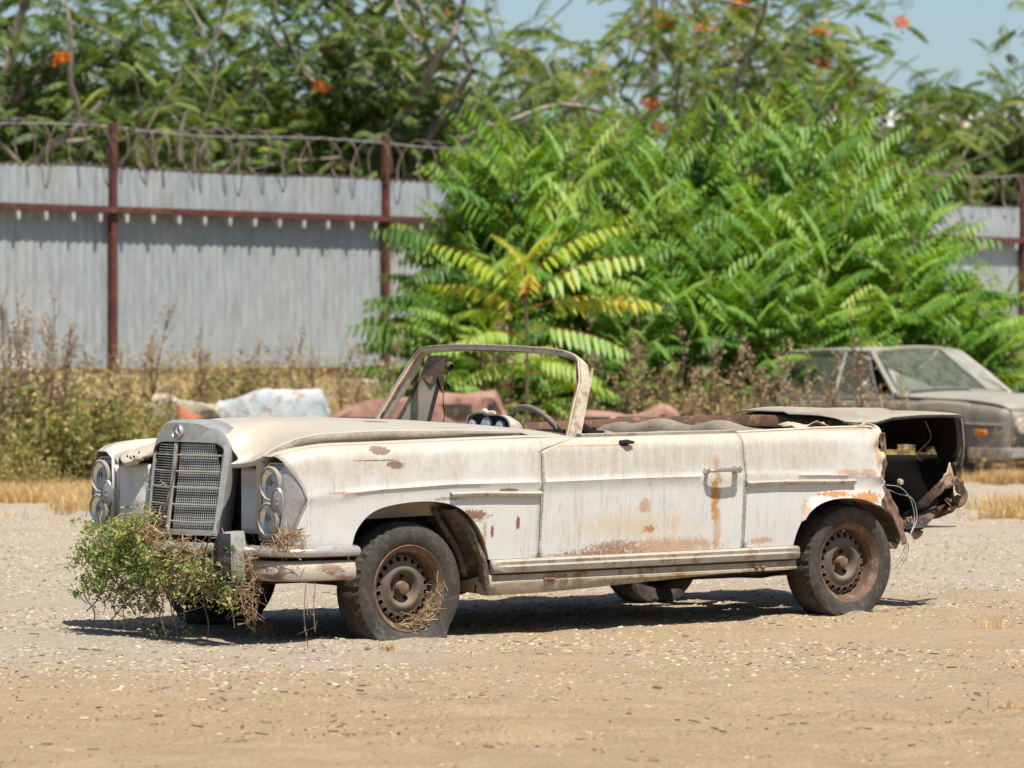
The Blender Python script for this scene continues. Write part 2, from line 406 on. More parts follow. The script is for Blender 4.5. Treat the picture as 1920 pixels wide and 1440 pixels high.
def stonemat(name, cols):
    m, n, out = _new(name)
    at = n.nodes.new('ShaderNodeAttribute'); at.attribute_name = 'tint'
    cr = n.nodes.new('ShaderNodeValToRGB'); e = cr.color_ramp.elements
    while len(e) < len(cols): e.new(.5)
    for i, (p, c) in enumerate(cols): e[i].position = p; e[i].color = (*c, 1)
    n.links.new(at.outputs['Fac'], cr.inputs[0])
    b = n.nodes.new('ShaderNodeBsdfPrincipled'); b.inputs['Roughness'].default_value = .95; b.inputs['Specular IOR Level'].default_value = .1
    n.links.new(cr.outputs[0], b.inputs['Base Color']); n.links.new(b.outputs[0], out.inputs[0]); return m
M_stone = stonemat('stone', [(0, (.12, .09, .065)), (.45, (.31, .25, .18)), (.85, (.40, .335, .25)), (1, (.46, .40, .32))])
M_clod = stonemat('clod', [(0, (.10, .07, .045)), (.5, (.30, .20, .11)), (1, (.46, .32, .18))])
g1 = stones('gravel', 150000, lambda r, n: r.uniform(-3.0, 3.0, n), lambda r, n: 15.4 + 22 * r.beta(1.9, 2.6, n), .003, .016, M_stone, 3.3, 1)
tag(g1, 'pale loose gravel strewn over the yard under and behind the car', 'gravel', kind='stuff')
g2 = stones('dirt_crumbs', 30000, lambda r, n: r.uniform(-3.0, 3.0, n), lambda r, n: 11.8 + 9 * r.random(n), .0025, .012, M_clod, 5.0, 2)
tag(g2, 'small crumbs of tan dirt and grit on the bare ground in front', 'dirt', kind='stuff')

def litter():
    r = np.random.default_rng(91); n = 5200; Y = 12 + 20 * r.beta(1.2, 2.0, n); X = r.uniform(-3, 3, n) * Y / 19
    k = vnoise(X * 1.3, Y * 2, 51) + .4 * vnoise(X * 5, Y * 6, 52) > .72; X, Y = X[k], Y[k]; n = len(X); a = r.random(n) * 6.28; L = .004 + .022 * r.random(n) ** 3.5; w_ = .0012 + .0014 * r.random(n)
    z = ground_z(X, Y) + .004; d = np.stack([np.cos(a) * L, np.sin(a) * L, r.normal(size=n) * .15 * L], -1); e = np.stack([-np.sin(a) * w_, np.cos(a) * w_, w_], -1); P = np.stack([X, Y, z], -1)
    V = np.stack([P - d - e, P - d + e, P + d + e, P + d - e], 1).reshape(-1, 3)
    o = link('plant_litter', np_mesh('plant_litter', V, np.arange(len(V)).reshape(-1, 4), stonemat('litter', [(0, (.07, .05, .03)), (.5, (.22, .15, .085)), (1, (.55, .44, .28))]), np.repeat(r.random(n), 4)))
    tag(o, 'bits of dry twig and straw scattered over the dirt', 'litter', kind='stuff')
litter()

# ------------------------------------------------------------------ foliage helpers
def frond_template(L, n_pairs, leaf_len, leaf_w, a0, droop, seed, hang=.55):
    """a pinnate leaf in the x-z plane; returns verts (M,3), quads, tint offset"""
    r = np.random.default_rng(seed); V = []; F = []; T = []
    N = 40; s = np.linspace(0, 1, N + 1); ang = a0 - droop * s ** 1.2
    x = np.concatenate([[0], np.cumsum(np.cos(ang[:-1]))]) * L / N; z = np.concatenate([[0], np.cumsum(np.sin(ang[:-1]))]) * L / N
    def at(t): return np.array([np.interp(t, s, x), 0, np.interp(t, s, z)]), np.interp(t, s, ang)
    # rachis: flat strip with a vertical twin
    rs = np.linspace(0, 1, 9)
    for dirn in ((0, 1, 0), (0, 0, 1)):
        k = len(V)
        for t in rs:
            p, _ = at(t); wv = np.array(dirn) * (.0055 * (1 - .7 * t))
            V += [p - wv, p + wv]; T += [-9, -9]
        for i in range(8): F.append((k + 2 * i, k + 2 * i + 1, k + 2 * i + 3, k + 2 * i + 2))
    for i in range(n_pairs):
        t = .2 + .8 * (i + .5) / n_pairs; p, a = at(t)
        size = leaf_len * (1 - .55 * max(0, (t - .62) / .38) ** 1.4) * (.75 + .25 * min(1, (t - .15) / .2))
        tang = np.array([cos(a), 0, sin(a)])
        for sd_ in (-1, 1):
            d = tang * (.38 + .15 * r.random()) + np.array([0, sd_, 0]) * (.75 + .15 * r.random()) + np.array([0, 0, -1]) * hang * (.7 + .6 * r.random())
            d /= np.linalg.norm(d); q = p + tang * r.normal() * .004
            side = np.cross(d, np.array([0, 0, 1.0])); side /= np.linalg.norm(side) + 1e-6
            up = np.cross(side, d); w_ = leaf_w * size / leaf_len
            dr = np.array([0, 0, -1]) * size * .12
            k = len(V)
            V += [q, q + d * size * .25 + side * w_ * .5 + up * w_ * .12, q + d * size * .6 + side * w_ * .42 + up * w_ * .1 + dr * .4, q + d * size + dr,
                  q + d * size * .6 - side * w_ * .42 + up * w_ * .1 + dr * .4, q + d * size * .25 - side * w_ * .5 + up * w_ * .12]
            tt = r.normal() * .06; T += [tt] * 6
            F += [(k, k + 1, k + 2, k + 3), (k, k + 3, k + 4, k + 5)]
    return np.array(V), np.array(F), np.array(T)
TEMPL = {}
for kk, (a0, dr) in enumerate(((76, 55), (62, 55), (48, 52), (34, 48), (18, 42), (2, 36))):
    TEMPL[kk] = [frond_template(1.0, 13, .175, .054, R(a0), R(dr), 10 * kk + j, hang=.45 + .3 * j) for j in range(3)]
TEMPL_BIG = {kk: [frond_template(1.0, 12, .20, .062, R(a0), R(dr), 100 + kk, hang=.8)] for kk, (a0, dr) in enumerate(((70, 55), (52, 50), (38, 45), (20, 40), (2, 35), (-10, 30)))}
TEMPL_FAR = {kk: [frond_template(1.0, 9, .22, .085, R(a0), R(dr), 200 + kk)] for kk, (a0, dr) in enumerate(((70, 70), (50, 65), (30, 60), (10, 50), (-10, 45), (-25, 40)))}
def assemble_fronds(items, templ, r, rachis_tint=.95):
    """items: (pos, yaw, elev_class, length, tint)"""
    VV, FF, TT = [], [], []; k = 0
    for (p, yaw, ec, L, ti) in items:
        ec = int(min(max(ec, 0), 5)); tv = templ[ec]; V, F, T = tv[int(r.integers(len(tv)))]
        c, s = cos(yaw), sin(yaw); roll = r.normal() * .18
        y = V[:, 1] * cos(roll) - V[:, 2] * sin(roll) * .3
        W = np.stack([V[:, 0] * c - y * s, V[:, 0] * s + y * c, V[:, 2] + V[:, 1] * sin(roll)], -1) * L + np.asarray(p)
        VV.append(W); FF.append(F + k); TT.append(np.where(T < -5, rachis_tint, np.clip(T + ti, 0, .88))); k += len(V)
    return np.concatenate(VV), np.concatenate(FF), np.concatenate(TT)

M_ail = leafmat('leaf_bright', [(0, (.03, .085, .018)), (.35, (.095, .21, .03)), (.65, (.22, .34, .045)), (.86, (.35, .38, .06)), (1, (.28, .22, .08))], .36, .45, .35)
M_ail2 = leafmat('leaf_yellowing', [(0, (.05, .15, .02)), (.35, (.11, .25, .03)), (.65, (.26, .36, .04)), (.86, (.42, .38, .05)), (1, (.45, .20, .06))], .35, .45, .4)
M_dark = leafmat('leaf_dark', [(0, (.03, .06, .016)), (.4, (.075, .125, .026)), (.7, (.16, .22, .045)), (.9, (.27, .27, .06)), (1, (.16, .13, .08))], .4, .5, .35)
M_seed = leafmat('seed_orange', [(0, (.50, .10, .02)), (.5, (.70, .20, .03)), (1, (.72, .42, .06))], .3, .6)
M_stem = pm('stem', (.16, .12, .07), (.10, .08, .05), scale=12, rough=.85)
M_bark = pm('bark', (.27, .22, .17), (.15, .12, .09), (.36, .31, .25), scale=3, rough=.9, bump=.8, bdist=.02, stretch=(1, 1, .35))
M_weed = leafmat('weed_leaf', [(0, (.06, .10, .025)), (.3, (.15, .17, .04)), (.5, (.30, .25, .08)), (.75, (.42, .31, .13)), (1, (.50, .39, .20))], .25, .7, .2)
M_straw = leafmat('straw', [(0, (.30, .20, .085)), (.5, (.52, .37, .17)), (1, (.64, .50, .28))], .3, .7, .2)
M_seedhead = leafmat('weed_seed', [(0, (.26, .165, .10)), (.5, (.38, .27, .16)), (1, (.48, .38, .21))], .15, .8, .1)
M_vine = leafmat('vine_leaf', [(0, (.06, .13, .025)), (.35, (.15, .27, .05)), (.62, (.28, .37, .09)), (.82, (.40, .36, .18)), (1, (.40, .30, .18))], .38, .5, .35)

def sapling(name, h, seed, spread=.35, nst=3, flen=.95, templ=TEMPL, mat=M_ail, low=.15, tint=.5, dens=1.0):
    r = np.random.default_rng(seed); items = []; mb = MB()
    for s_ in range(nst):
        a = r.random() * 6.28; hh = h * (1 if s_ == 0 else r.uniform(.62, .95)); lx, ly = cos(a) * spread * hh * (.2 if s_ == 0 else .55), sin(a) * spread * hh * (.2 if s_ == 0 else .55)
        top = hh - flen * .55
        path = [(lx * t ** 1.3, ly * t ** 1.3, top * t) for t in np.linspace(0, 1, 7)]
        mb.tube(path, [.028 - .018 * t for t in np.linspace(0, 1, 7)], 6)
        n = int((10 + 9 * top * (1 - low)) * dens); ya = r.random() * 6.28
        for i in range(n):
            t = low + (1 - low) * (i / n) ** .85; ya += 2.4 + r.normal() * .2
            k = t * 6; j = min(int(k), 5); f = k - j; p = np.array(path[j]) * (1 - f) + np.array(path[j + 1]) * f
            crown = max(0, (t - .72) / .28)
            ec = (3.6 - 3.3 * crown + r.normal() * .9)
            items.append((p, ya, ec, flen * (.72 + .4 * r.random()) * (1 - .25 * crown), tint + r.normal() * .13 + .08 * crown))
        for i in range(7):
            items.append((path[-1], r.random() * 6.28, r.choice([0, 0, 1, 1, 2]), flen * r.uniform(.5, .9), tint + .10 + r.normal() * .08))
    V, F, T = assemble_fronds(items, templ, r)
    root = empty(name)
    mb.build('trunk', M_stem, root); link('crown', np_mesh('crown', V, F, mat, T), root)
    return root

# ------------------------------------------------------------------ the wall of saplings in front of the fence
def place_u(u, D): return (u - 960) / 7785.0 * D
def zat(v, D): return CAM_H + (655 - v) * D / 7785.0
protos = [sapling('ailanthus_sapling', 2.6, 100 + i, nst=3 + i % 2, flen=1.22, dens=.74, spread=.28, tint=.34 + .07 * (i % 3)) for i in range(5)]
GRP_B = 'bright green ailanthus saplings crowded in front of the fence'
spots = [(880, 49, 248), (915, 49.5, 208), (960, 48.7, 198), (1020, 50, 206), (1085, 49, 208), (1150, 50.5, 220), (1215, 49.5, 190), (1290, 51, 193),
         (1350, 50, 193), (1420, 51.5, 148), (1490, 50.5, 170), (1540, 52, 153), (1600, 51, 186), (1650, 52, 238), (1690, 50.5, 308), (835, 49.5, 378),
         (910, 47.3, 428), (1080, 47.5, 338), (1150, 47.3, 398), (1240, 47.8, 338), (1330, 47.5, 388), (1430, 48, 323), (1520, 47.6, 388), (1590, 48.2, 323), (1660, 47.8, 418),
         (1150, 45.9, 518), (1260, 46, 468), (1350, 46.2, 538), (1450, 46, 478), (1560, 46.1, 518), (1640, 46.3, 538), (870, 47.5, 538), (930, 46.5, 578),
         (1810, 50.5, 500), (1870, 51.5, 490), (1780, 47.5, 580), (1835, 48, 550), (1900, 49, 580), (1720, 48.6, 458)]
lab = ['front', 'middle', 'back']
for i, (u, D, v) in enumerate(spots):
    p = protos[i] if i < 5 else copy_tree(protos[i % 5])
    x = place_u(u, D); z0 = gz(x, D); top = zat(v, D)
    p.location = (x, D, z0 - .05); k = (top - z0) / 2.62
    p.scale = (max(.8, min(1.15, k ** .6)),) * 2 + (k,); p.rotation_euler = (0, 0, rnd.random() * 6.28)
    row = 'in back row' if D > 48.4 else ('in middle row' if D > 46.9 else 'in front row')
    side = 'left edge of thicket' if u < 830 else 'behind the windscreen' if u < 1100 else 'right of the windscreen' if u < 1450 else 'behind the saloon' if u < 1720 else 'by the right fence'
    ht = 'tall' if top - z0 > 3.0 else 'medium' if top - z0 > 2.0 else 'short'
    tag(p, f'{ht} ailanthus sapling {row}, {side}', 'sapling', GRP_B)
yl = empty('ailanthus_sapling'); _r = np.random.default_rng(78); _it = []; _h = zat(470, 42.6) - gz(place_u(985, 42.6), 42.6)
for (yaw, ec, L, tz) in ((pi, 1.6, 1.15, .78), (pi * .93, 2.3, 1.0, .72), (.05, 1.3, 1.15, .86), (-.1, 2.0, 1.25, .80), (.12, 3.2, 1.35, .74), (-.25, 4.2, 1.1, .66), (pi * 1.08, 4.3, 1.05, .64), (pi * .8, 3.4, .9, .70), (-1.5, 2.8, .8, .78), (1.7, 1.8, 1.0, .8),
                         (-2.2, 3.9, .9, .60), (-.6, 4.7, .95, .52), (pi * 1.2, 4.8, .9, .50), (.3, 4.9, 1.0, .46), (pi, .4, .5, .92), (.5, .3, .55, .92), (-1, .6, .5, .9), (2.6, 4.5, .9, .4), (-.2, 5, .8, .36), (3.4, 5, .8, .34)):
    _it.append(((0, 0, _h * tz), yaw, ec, L * 1.05, .52 + .2 * (tz > .7) + _r.normal() * .07))
_V, _F, _T = assemble_fronds(_it, TEMPL_BIG, _r, 1.0)
MB().tube([(0, 0, 0), (.02, 0, _h * .5), (0, 0, _h * .93)], [.026, .02, .010], 6).build('trunk', M_stem, yl); link('crown', np_mesh('crown', _V, _F, M_ail2, _T), yl)
x = place_u(985, 42.6); yl.location = (x, 42.6, gz(x, 42.6))
yl['label'] = 'yellow tinged sapling with large drooping leaflets standing alone behind the windscreen'; yl['category'] = 'sapling'
yl['group'] = 'yellow tinged sapling'

# ------------------------------------------------------------------ trees beyond the fence
def tree(name, seed, h=8.0, rad=2.6, zlo=2.2, n_br=9, fl=.85, nf=520, tint=.45, trunk_r=.14, lean=0, mat=M_dark, seeds=6, fork=2.6):
    r = np.random.default_rng(seed); root = empty(name); mb = MB(); items = []; ends = []
    def limb(p, d, L, rr, depth):
        n = 6; path = [np.array(p)]; dd = np.array(d, float)
        for i in range(n):
            dd = dd + r.normal(size=3) * .16 + np.array([0, 0, .05]); dd /= np.linalg.norm(dd); path.append(path[-1] + dd * L / n)
        mb.tube([tuple(q) for q in path], [rr * (1 - .55 * i / n) for i in range(n + 1)], 7 if depth < 2 else 4, cap=False)
        if depth >= 2:
            ends.extend(path[1:]); return
        for b in range(3 if depth else n_br):
            k = int(r.integers(2, n + 1)) if depth else int(r.integers(3, n + 1)); a = r.random() * 6.28; e = r.uniform(-.1, .9)
            nd = np.array([cos(a) * cos(e), sin(a) * cos(e), sin(e)]) + dd * .5
            limb(path[k], nd / np.linalg.norm(nd), L * r.uniform(.45, .75), rr * .5, depth + 1)
    limb((0, 0, 0), (lean, 0, 1), fork + 1.5, trunk_r, 0)
    ends = np.array(ends)
    # fronds at the branch ends plus clumps through the crown volume
    c = np.array([lean * fork, 0, (h + zlo) / 2]); ax = np.array([rad, rad, (h - zlo) / 2])
    nc = max(6, nf // 14); cl = []
    while len(cl) < nc:
        q = r.normal(size=3); q /= np.linalg.norm(q); q = q * (r.random() ** .42); cl.append(c + q * ax)
    for q in cl:
        for j in range(10):
            items.append((q + r.normal(size=3) * .28, r.random() * 6.28, r.integers(0, 6), fl * r.uniform(.7, 1.25), tint + r.normal() * .16))
    for q in ends[r.integers(0, len(ends), nf // 3)]:
        items.append((q, r.random() * 6.28, r.integers(0, 6), fl * r.uniform(.7, 1.2), tint + r.normal() * .15))
    # thin twigs reaching each clump
    for q in cl[::2]:
        j = int(np.argmin(((ends - q) ** 2).sum(1))); m = (ends[j] + q) / 2 + r.normal(size=3) * .1
        mb.tube([tuple(ends[j]), tuple(m), tuple(q)], [.02, .015, .008], 4, cap=False)
    V, F, T = assemble_fronds(items, TEMPL_FAR, r)
    mb.build('trunk', M_bark, root); cm = None
    if seeds:
        n = seeds * 60; cc = c + np.array([q / np.linalg.norm(q) for q in r.normal(size=(seeds, 3)) + np.array([0, -.8, .2])]) * ax * .95
        P = np.repeat(cc, 60, 0) + r.normal(size=(n, 3)) * np.array([.07, .07, .045]); d = r.normal(size=(n, 3)) * .022; e = r.normal(size=(n, 3)) * .02
        V2 = np.stack([P - d, P - e, P + d, P + e], 1).reshape(-1, 3); F2 = np.arange(n * 4).reshape(-1, 4) + len(V); nF = len(F)
        V = np.concatenate([V, V2]); F = np.concatenate([F, F2]); T = np.concatenate([T, np.repeat(np.repeat(r.random(seeds), 60), 4)])
    cm = np_mesh('crown', V, F, mat, T); cm.materials.append(M_seed)
    if seeds:
        mi = np.zeros(len(F), np.int32); mi[nF:] = 1; cm.polygons.foreach_set('material_index', mi)
    link('crown', cm, root)
    return root
TA = tree('ailanthus_tree', 1, h=7.6, rad=2.3, zlo=2.0, nf=820, fl=.60, tint=.41, trunk_r=.20, n_br=8, seeds=3, fork=2.8)
TB = tree('ailanthus_tree', 2, h=7.4, rad=2.0, zlo=2.4, nf=420, fl=.66, tint=.50, trunk_r=.10, n_br=7, seeds=6, fork=3.0)
TC = tree('ailanthus_tree', 3, h=7.0, rad=1.5, zlo=3.6, nf=170, fl=.7, tint=.56, trunk_r=.08, n_br=6, seeds=4, fork=3.4)
TD = tree('ailanthus_tree', 4, h=5.2, rad=2.1, zlo=1.2, nf=640, fl=.62, tint=.44, trunk_r=.12, n_br=8, seeds=6, fork=1.6)
TREES = [(TA, 570, 61, 1.05, 'thick forked trunk'), (TA, 60, 58, .95, ''), (TA, 300, 65, 1.05, ''), (TB, 160, 57, .9, ''), (TD, 30, 60, 1.1, ''), (TD, 420, 63, 1.05, ''), (TA, 760, 68, .95, ''),
         (TB, 690, 60, .85, ''), (TC, 1040, 66, 1.0, ''), (TC, 900, 63, 1.02, ''), (TD, 850, 66, .95, ''), (TC, 1180, 69, 1.05, ''), (TC, 1300, 68, 1.0, ''), (TC, 1440, 66, 1.0, ''), (TB, 1560, 70, 1.08, ''),
         (TC, 1655, 67, .98, ''), (TD, 1830, 71, 1.05, ''), (TD, 1960, 74, 1.2, ''), (TD, 1230, 72, .9, ''), (TD, 1480, 73, .92, ''), (TC, 1700, 75, .8, ''), (TD, 1800, 76, .75, ''), (TA, -170, 60, 1.0, ''), (TB, -380, 63, .95, ''), (TB, 2160, 70, 1.0, ''), (TD, 1885, 70, 1.25, ''), (TC, 1385, 65, 1.0, '')]
used = set()
wheres = {0: 'above the far left fence', 1: 'above the first post', 2: 'above the middle bay', 3: 'above the second post', 4: 'behind the thicket left end',
          5: 'behind the thicket middle', 6: 'behind the thicket right end', 7: 'above the right fence'}
for t, u, D, s_, extra in TREES:
    o = t if id(t) not in used else copy_tree(t); used.add(id(t))
    o.location = (place_u(u, D), D, -.1); o.rotation_euler = (0, 0, rnd.random() * 6.28); o.scale = (s_, s_, s_ * rnd.uniform(.95, 1.08))
    k = 0 if u < 120 else 1 if u < 250 else 2 if u < 640 else 3 if u < 880 else 4 if u < 1130 else 5 if u < 1400 else 6 if u < 1740 else 7
    kind = {id(TA): 'large dense tree', id(TB): 'slender green tree', id(TC): 'sparse thin tree', id(TD): 'low bushy tree'}[id(t)]
    d_ = 'near' if D < 62 else 'farther' if D < 68 else 'distant'
    tag(o, f'{d_} {kind}{" with " + extra if extra else ""} {wheres[k]}', 'tree', 'trees beyond the fence')

# dead grey branches in the big tree and in the gap on its right
mb = MB(); r_ = random.Random(5)
def twigs(mb, p, d, L, rr, depth, rr_=r_):
    path = [Vector(p)]; d = Vector(d).normalized()
    for i in range(5):
        d = (d + Vector((rr_.gauss(0, .25), rr_.gauss(0, .25), rr_.gauss(0, .2)))).normalized(); path.append(path[-1] + d * L / 5)
    mb.tube(path, [rr * (1 - .14 * i) for i in range(6)], 5, cap=False)
    if depth:
        for k in (2, 3, 4, 5):
            twigs(mb, path[k], d + Vector((rr_.gauss(0, .8), rr_.gauss(0, .8), rr_.gauss(0, .6))), L * .6, rr * .5, depth - 1)
for u, D, v, dx in ((600, 62.5, 330, .1), (770, 60, 330, .5)):
    mb = MB(); p = (place_u(u, D), D, 0)
    mb.tube([p, (p[0] + .05, D, 1.6), (p[0] + dx * .3, D, 3.2)], [.04, .03, .02], 6)
    for q in range(3): twigs(mb, (p[0] + dx * .3, D, 2.2 + .33 * q), (dx + r_.gauss(0, .6), r_.gauss(0, .3), .8), 1.5, .02, 2)
    M_dead = pm('dead_wood', (.40, .36, .31), (.28, .25, .21), scale=8, rough=.9) if u == 600 else M_dead
    ob = mb.build('bare_tree', M_dead); tag(ob, {600: 'bare grey branched tree in front of the thick forked trunk', 700: 'bare grey branches just left of the second fence post', 770: 'bare grey branches between the second fence post and the sapling thicket'}[u], 'dead tree')

# ------------------------------------------------------------------ steel pylon posts, distant shed
M_steel = pm('weathered_steel', (.10, .10, .11), (.14, .13, .13), scale=3, rough=.8)
po = empty('pylon', (0, 92, 0))
for u in (1226, 1306): MB().box((place_u(u, 92), 0, 5), (.2, .2, 10.4)).build('post', M_steel, po, False)
MB().box((place_u(1222, 92), -.12, zat(161, 92)), (1.6, .1, .09)).build('crossarm', M_steel, po, False)
MB().box((place_u(1265, 92), -.12, zat(112, 92)), (1.2, .1, .07)).build('crossarm', M_steel, po, False)
tag(po, 'dark twin post pylon with cross arms seen through the trees', 'pylon')
M_shed = pm('shed_wall', (.55, .56, .57), (.48, .49, .50), scale=.4, rough=.8); M_shroof = pm('shed_roof', (.66, .63, .58), (.58, .56, .52), scale=.5, rough=.7)
for (u0, u1, D, v, lb) in ((1590, 1990, 130, 195, 'pale warehouse with a cream roof far behind the trees on the right'), (380, 700, 140, 300, 'pale shed glimpsed through the left trees')):
    sh = empty('warehouse', (0, D, 0)); x0, x1 = place_u(u0, D), place_u(u1, D); zt = zat(v, D)
    MB().box(((x0 + x1) / 2, 6, (zt - .9) / 2), (x1 - x0, 12, zt - .9)).build('wall', M_shed, sh, False)
    MB().poly([(x0 - .3, -.3, zt - .9), (x1 + .3, -.3, zt - .9), (x1 + .3, 6, zt), (x0 - .3, 6, zt)], (0, 0, .1)).poly([(x0 - .3, 12.3, zt - .9), (x1 + .3, 12.3, zt - .9), (x1 + .3, 6.01, zt), (x0 - .3, 6.01, zt)], (0, 0, .1)).build('roof', M_shroof, sh, False)
    tag(sh, lb, 'warehouse')

# ------------------------------------------------------------------ fence
M_sheet = pm('galvanised_sheet', (.335, .36, .37), (.315, .342, .352), (.345, .352, .342), scale=1.1, rough=.6, metal=0, bump=.1, spec=.5, stretch=(1, 1, .25))
M_rail = pm('rusty_red_steel', (.12, .036, .026), (.08, .028, .02), (.17, .062, .04), scale=5, rough=.85)
M_wire = pm('rusty_wire', (.23, .17, .13), (.14, .10, .08), scale=8, rough=.8)
M_wire2 = pm('galvanised_wire', (.42, .42, .41), (.30, .29, .28), scale=8, rough=.6)
M_tab = pm('pale_bracket', (.48, .47, .43), (.4, .385, .35), scale=10, rough=.7)
M_conc = pm('concrete', (.36, .35, .33), (.26, .25, .24), scale=2, rough=.9)
fen = empty('fence', (FA[0], FA[1], 0), math.atan2(FD[1], FD[0]))   # local x runs along the fence, -y is the camera side
tag(fen, 'long corrugated metal sheet fence with rusty red posts and coiled razor wire', 'fence')
POST = 4.8; p0 = float(np.dot(np.array([place_u(204, 50.3), 50.3]) - FA, FD))
x_lo, x_hi = p0 - 3 * POST, p0 + 7 * POST
pitch = .138; xs = []; k = 0; x = x_lo
prof = [(0, 0), (.022, .010), (.056, .010), (.078, 0)]
while x < x_hi:
    for a, b in prof: xs.append((x + a, -b))
    x += pitch; k += 1
ZB, ZT, ZR = 1.10, 3.53, 3.03
mb = MB(); mb.grid([[(a, b, ZB) for a, b in xs], [(a, b, 2.0) for a, b in xs], [(a, b, ZR - .02) for a, b in xs]]); mb.build('lower_sheet', M_sheet, fen, False)
mb = MB(); mb.grid([[(a, b - .035, ZR - .07) for a, b in xs], [(a, b - .035, ZT + .012 * sin(a * 1.3)) for a, b in xs]]); mb.build('upper_sheet', M_sheet, fen, False)
mb = MB().box(((x_lo + x_hi) / 2, -.12, ZR), (x_hi - x_lo, .11, .075)); mb.build('rail', M_rail, fen, False)
mb = MB().box(((x_lo + x_hi) / 2, -.06, ZB - .03), (x_hi - x_lo, .08, .08)); mb.build('rail', M_rail, fen, False)
mb = MB().box(((x_lo + x_hi) / 2, .02, ZB / 2 - .26), (x_hi - x_lo, .12, ZB + .35)); mb.build('footing', M_conc, fen, False)
x = p0 - 1.1 * POST + .2
while x < p0 + 5.6 * POST:
    mb = MB(); mb.add([(x - .032, -.165, ZR - .038), (x + .032, -.165, ZR - .038), (x + .018, -.17, ZR - .15), (x - .018, -.17, ZR - .15),
            (x - .032, -.03, ZR - .038), (x + .032, -.03, ZR - .038), (x + .018, -.12, ZR - .15), (x - .018, -.12, ZR - .15)],
           [(0, 1, 2, 3), (7, 6, 5, 4), (1, 5, 6, 2), (0, 3, 7, 4), (3, 2, 6, 7), (0, 4, 5, 1)]); x += .436
    mb.build('bracket', M_tab, fen, False)
k = -3
while p0 + k * POST <= x_hi + .01:
    zt = 4.08 + .03 * (k % 2)
    MB().box((p0 + k * POST, -.07, zt / 2 + .2), (.088, .09, zt - .4)).build('post', M_rail, fen, False, bevel=.006); k += 1
# razor wire: a loose coil with uneven pitch
def coil(x0, x1, seed):
    r = random.Random(seed); P = []; x = x0; a = 0; w1 = 0
    pt = .30
    while x < x1:
        rr = .27 + .03 * sin(x * 2.1) ; P.append((x + .10 * sin(a * .5 + x) + w1, -.03 + rr * .75 * cos(a), 3.80 + rr * sin(a) + .02 * sin(x * 1.7)))
        a += .42; x += pt * .42 / (2 * pi)
        if a % (2 * pi) < .42: pt = r.choice([.12, .2, .3, .42, .5])
    return P
MB().tube(coil(x_lo, x_hi, 3), .010, 5).build('razor_wire', M_wire, fen)
MB().tube([(x_lo + i * .6, -.03, 4.03 + .025 * sin(i * .9) - .03 * abs(sin((x_lo + i * .6 - p0) * pi / POST))) for i in range(int((x_hi - x_lo) / .6) + 1)], .008, 5).build('strand_wire', M_wire2, fen)
MB().tube([(x_lo + i * .6, -.04, 3.55 + .02 * sin(i * 1.7)) for i in range(int((x_hi - x_lo) / .6) + 1)], .007, 5).build('strand_wire', M_wire, fen)

# ------------------------------------------------------------------ undergrowth
def leafcloud(n, centers, sig, size, r, tint, tsd=.2, up=.3):
    c = centers[r.integers(0, len(centers), n)]; P = c[:, :3] + r.normal(size=(n, 3)) * sig * (c[:, 3:4] if c.shape[1] > 3 else 1)
    d = r.normal(size=(n, 3)); d[:, 2] += up; d /= np.linalg.norm(d, axis=1)[:, None]; e = np.cross(d, r.normal(size=(n, 3))); e /= np.linalg.norm(e, axis=1)[:, None] + 1e-6
    s = (size * (.42 + 1.25 * r.random(n) ** 1.7))[:, None]
    V = np.stack([P, P + d * s * .5 + e * s * .28, P + d * s, P + d * s * .5 - e * s * .28], 1)
    return V.reshape(-1, 3), np.clip(np.repeat(tint + r.normal(size=n) * tsd, 4), 0, 1)
def blades(n, P, L, wdt, r, lean=.35, tint=.5, tsd=.2):
    a = r.random(n) * 6.28; l = L * (.45 + .75 * r.random(n)); le = lean * r.random(n)
    dx, dy = np.cos(a), np.sin(a); sx_, sy_ = -dy * wdt, dx * wdt
    def pt(t, wf): 
        o = le * l * t ** 2; return np.stack([P[:, 0] + dx * o + sx_ * wf, P[:, 1] + dy * o + sy_ * wf, P[:, 2] + l * t * (1 - .25 * le * t)], -1)
    V = np.stack([pt(0, -1), pt(0, 1), pt(.5, .8), pt(.5, -.8), pt(1, .15), pt(1, -.15)], 1).reshape(-1, 3)
    k = (np.arange(n) * 6)[:, None]; F = np.concatenate([k + np.array([[0, 1, 2, 3]]), k + np.array([[3, 2, 4, 5]])])
    return V, F, np.clip(np.repeat(tint + r.normal(size=n) * tsd, 6), 0, 1)

# low ragged mass of half-dry weeds along the bank below the fence
r = np.random.default_rng(21)
def bank_points(n, u0, u1, d0, d1, r, p=1.0):
    u = r.uniform(u0, u1, n); D = d0 + (d1 - d0) * r.random(n) ** p; X = (u - 960) / 7785 * D
    return X, D
def clear_(X, D): u = X / D * 7785 + 960; return ~((u > 1690) & (D < 46.5)) & ~((u > 330 - (D - 38) * 20) & (u < 1690) & (D < 41))
X, D = bank_points(1150, -600, 2300, 40, 52, r); k = (fence_dist(X, D) > .5) & clear_(X, D); X, D = X[k], D[k]
keep = vnoise(X * 1.1, D * 1.1, 4) > .3
X, D = X[keep], D[keep]; Z = ground_z(X, D) + .06 + .30 * r.random(len(X)) ** 1.6 * (.4 + vnoise(X * .9, D * .9, 12))
U_ = X / D * 7785 + 960; Z = np.where(U_ < 780, np.minimum(Z, .84 + .14 * r.random(len(Z))), Z)
C = np.stack([X, D, Z, .6 + .8 * r.random(len(X))], -1)
V1, T1 = leafcloud(76000, C, np.array([.26, .26, .19]), .045, r, .62, .25); F1 = np.arange(len(V1)).reshape(-1, 4)
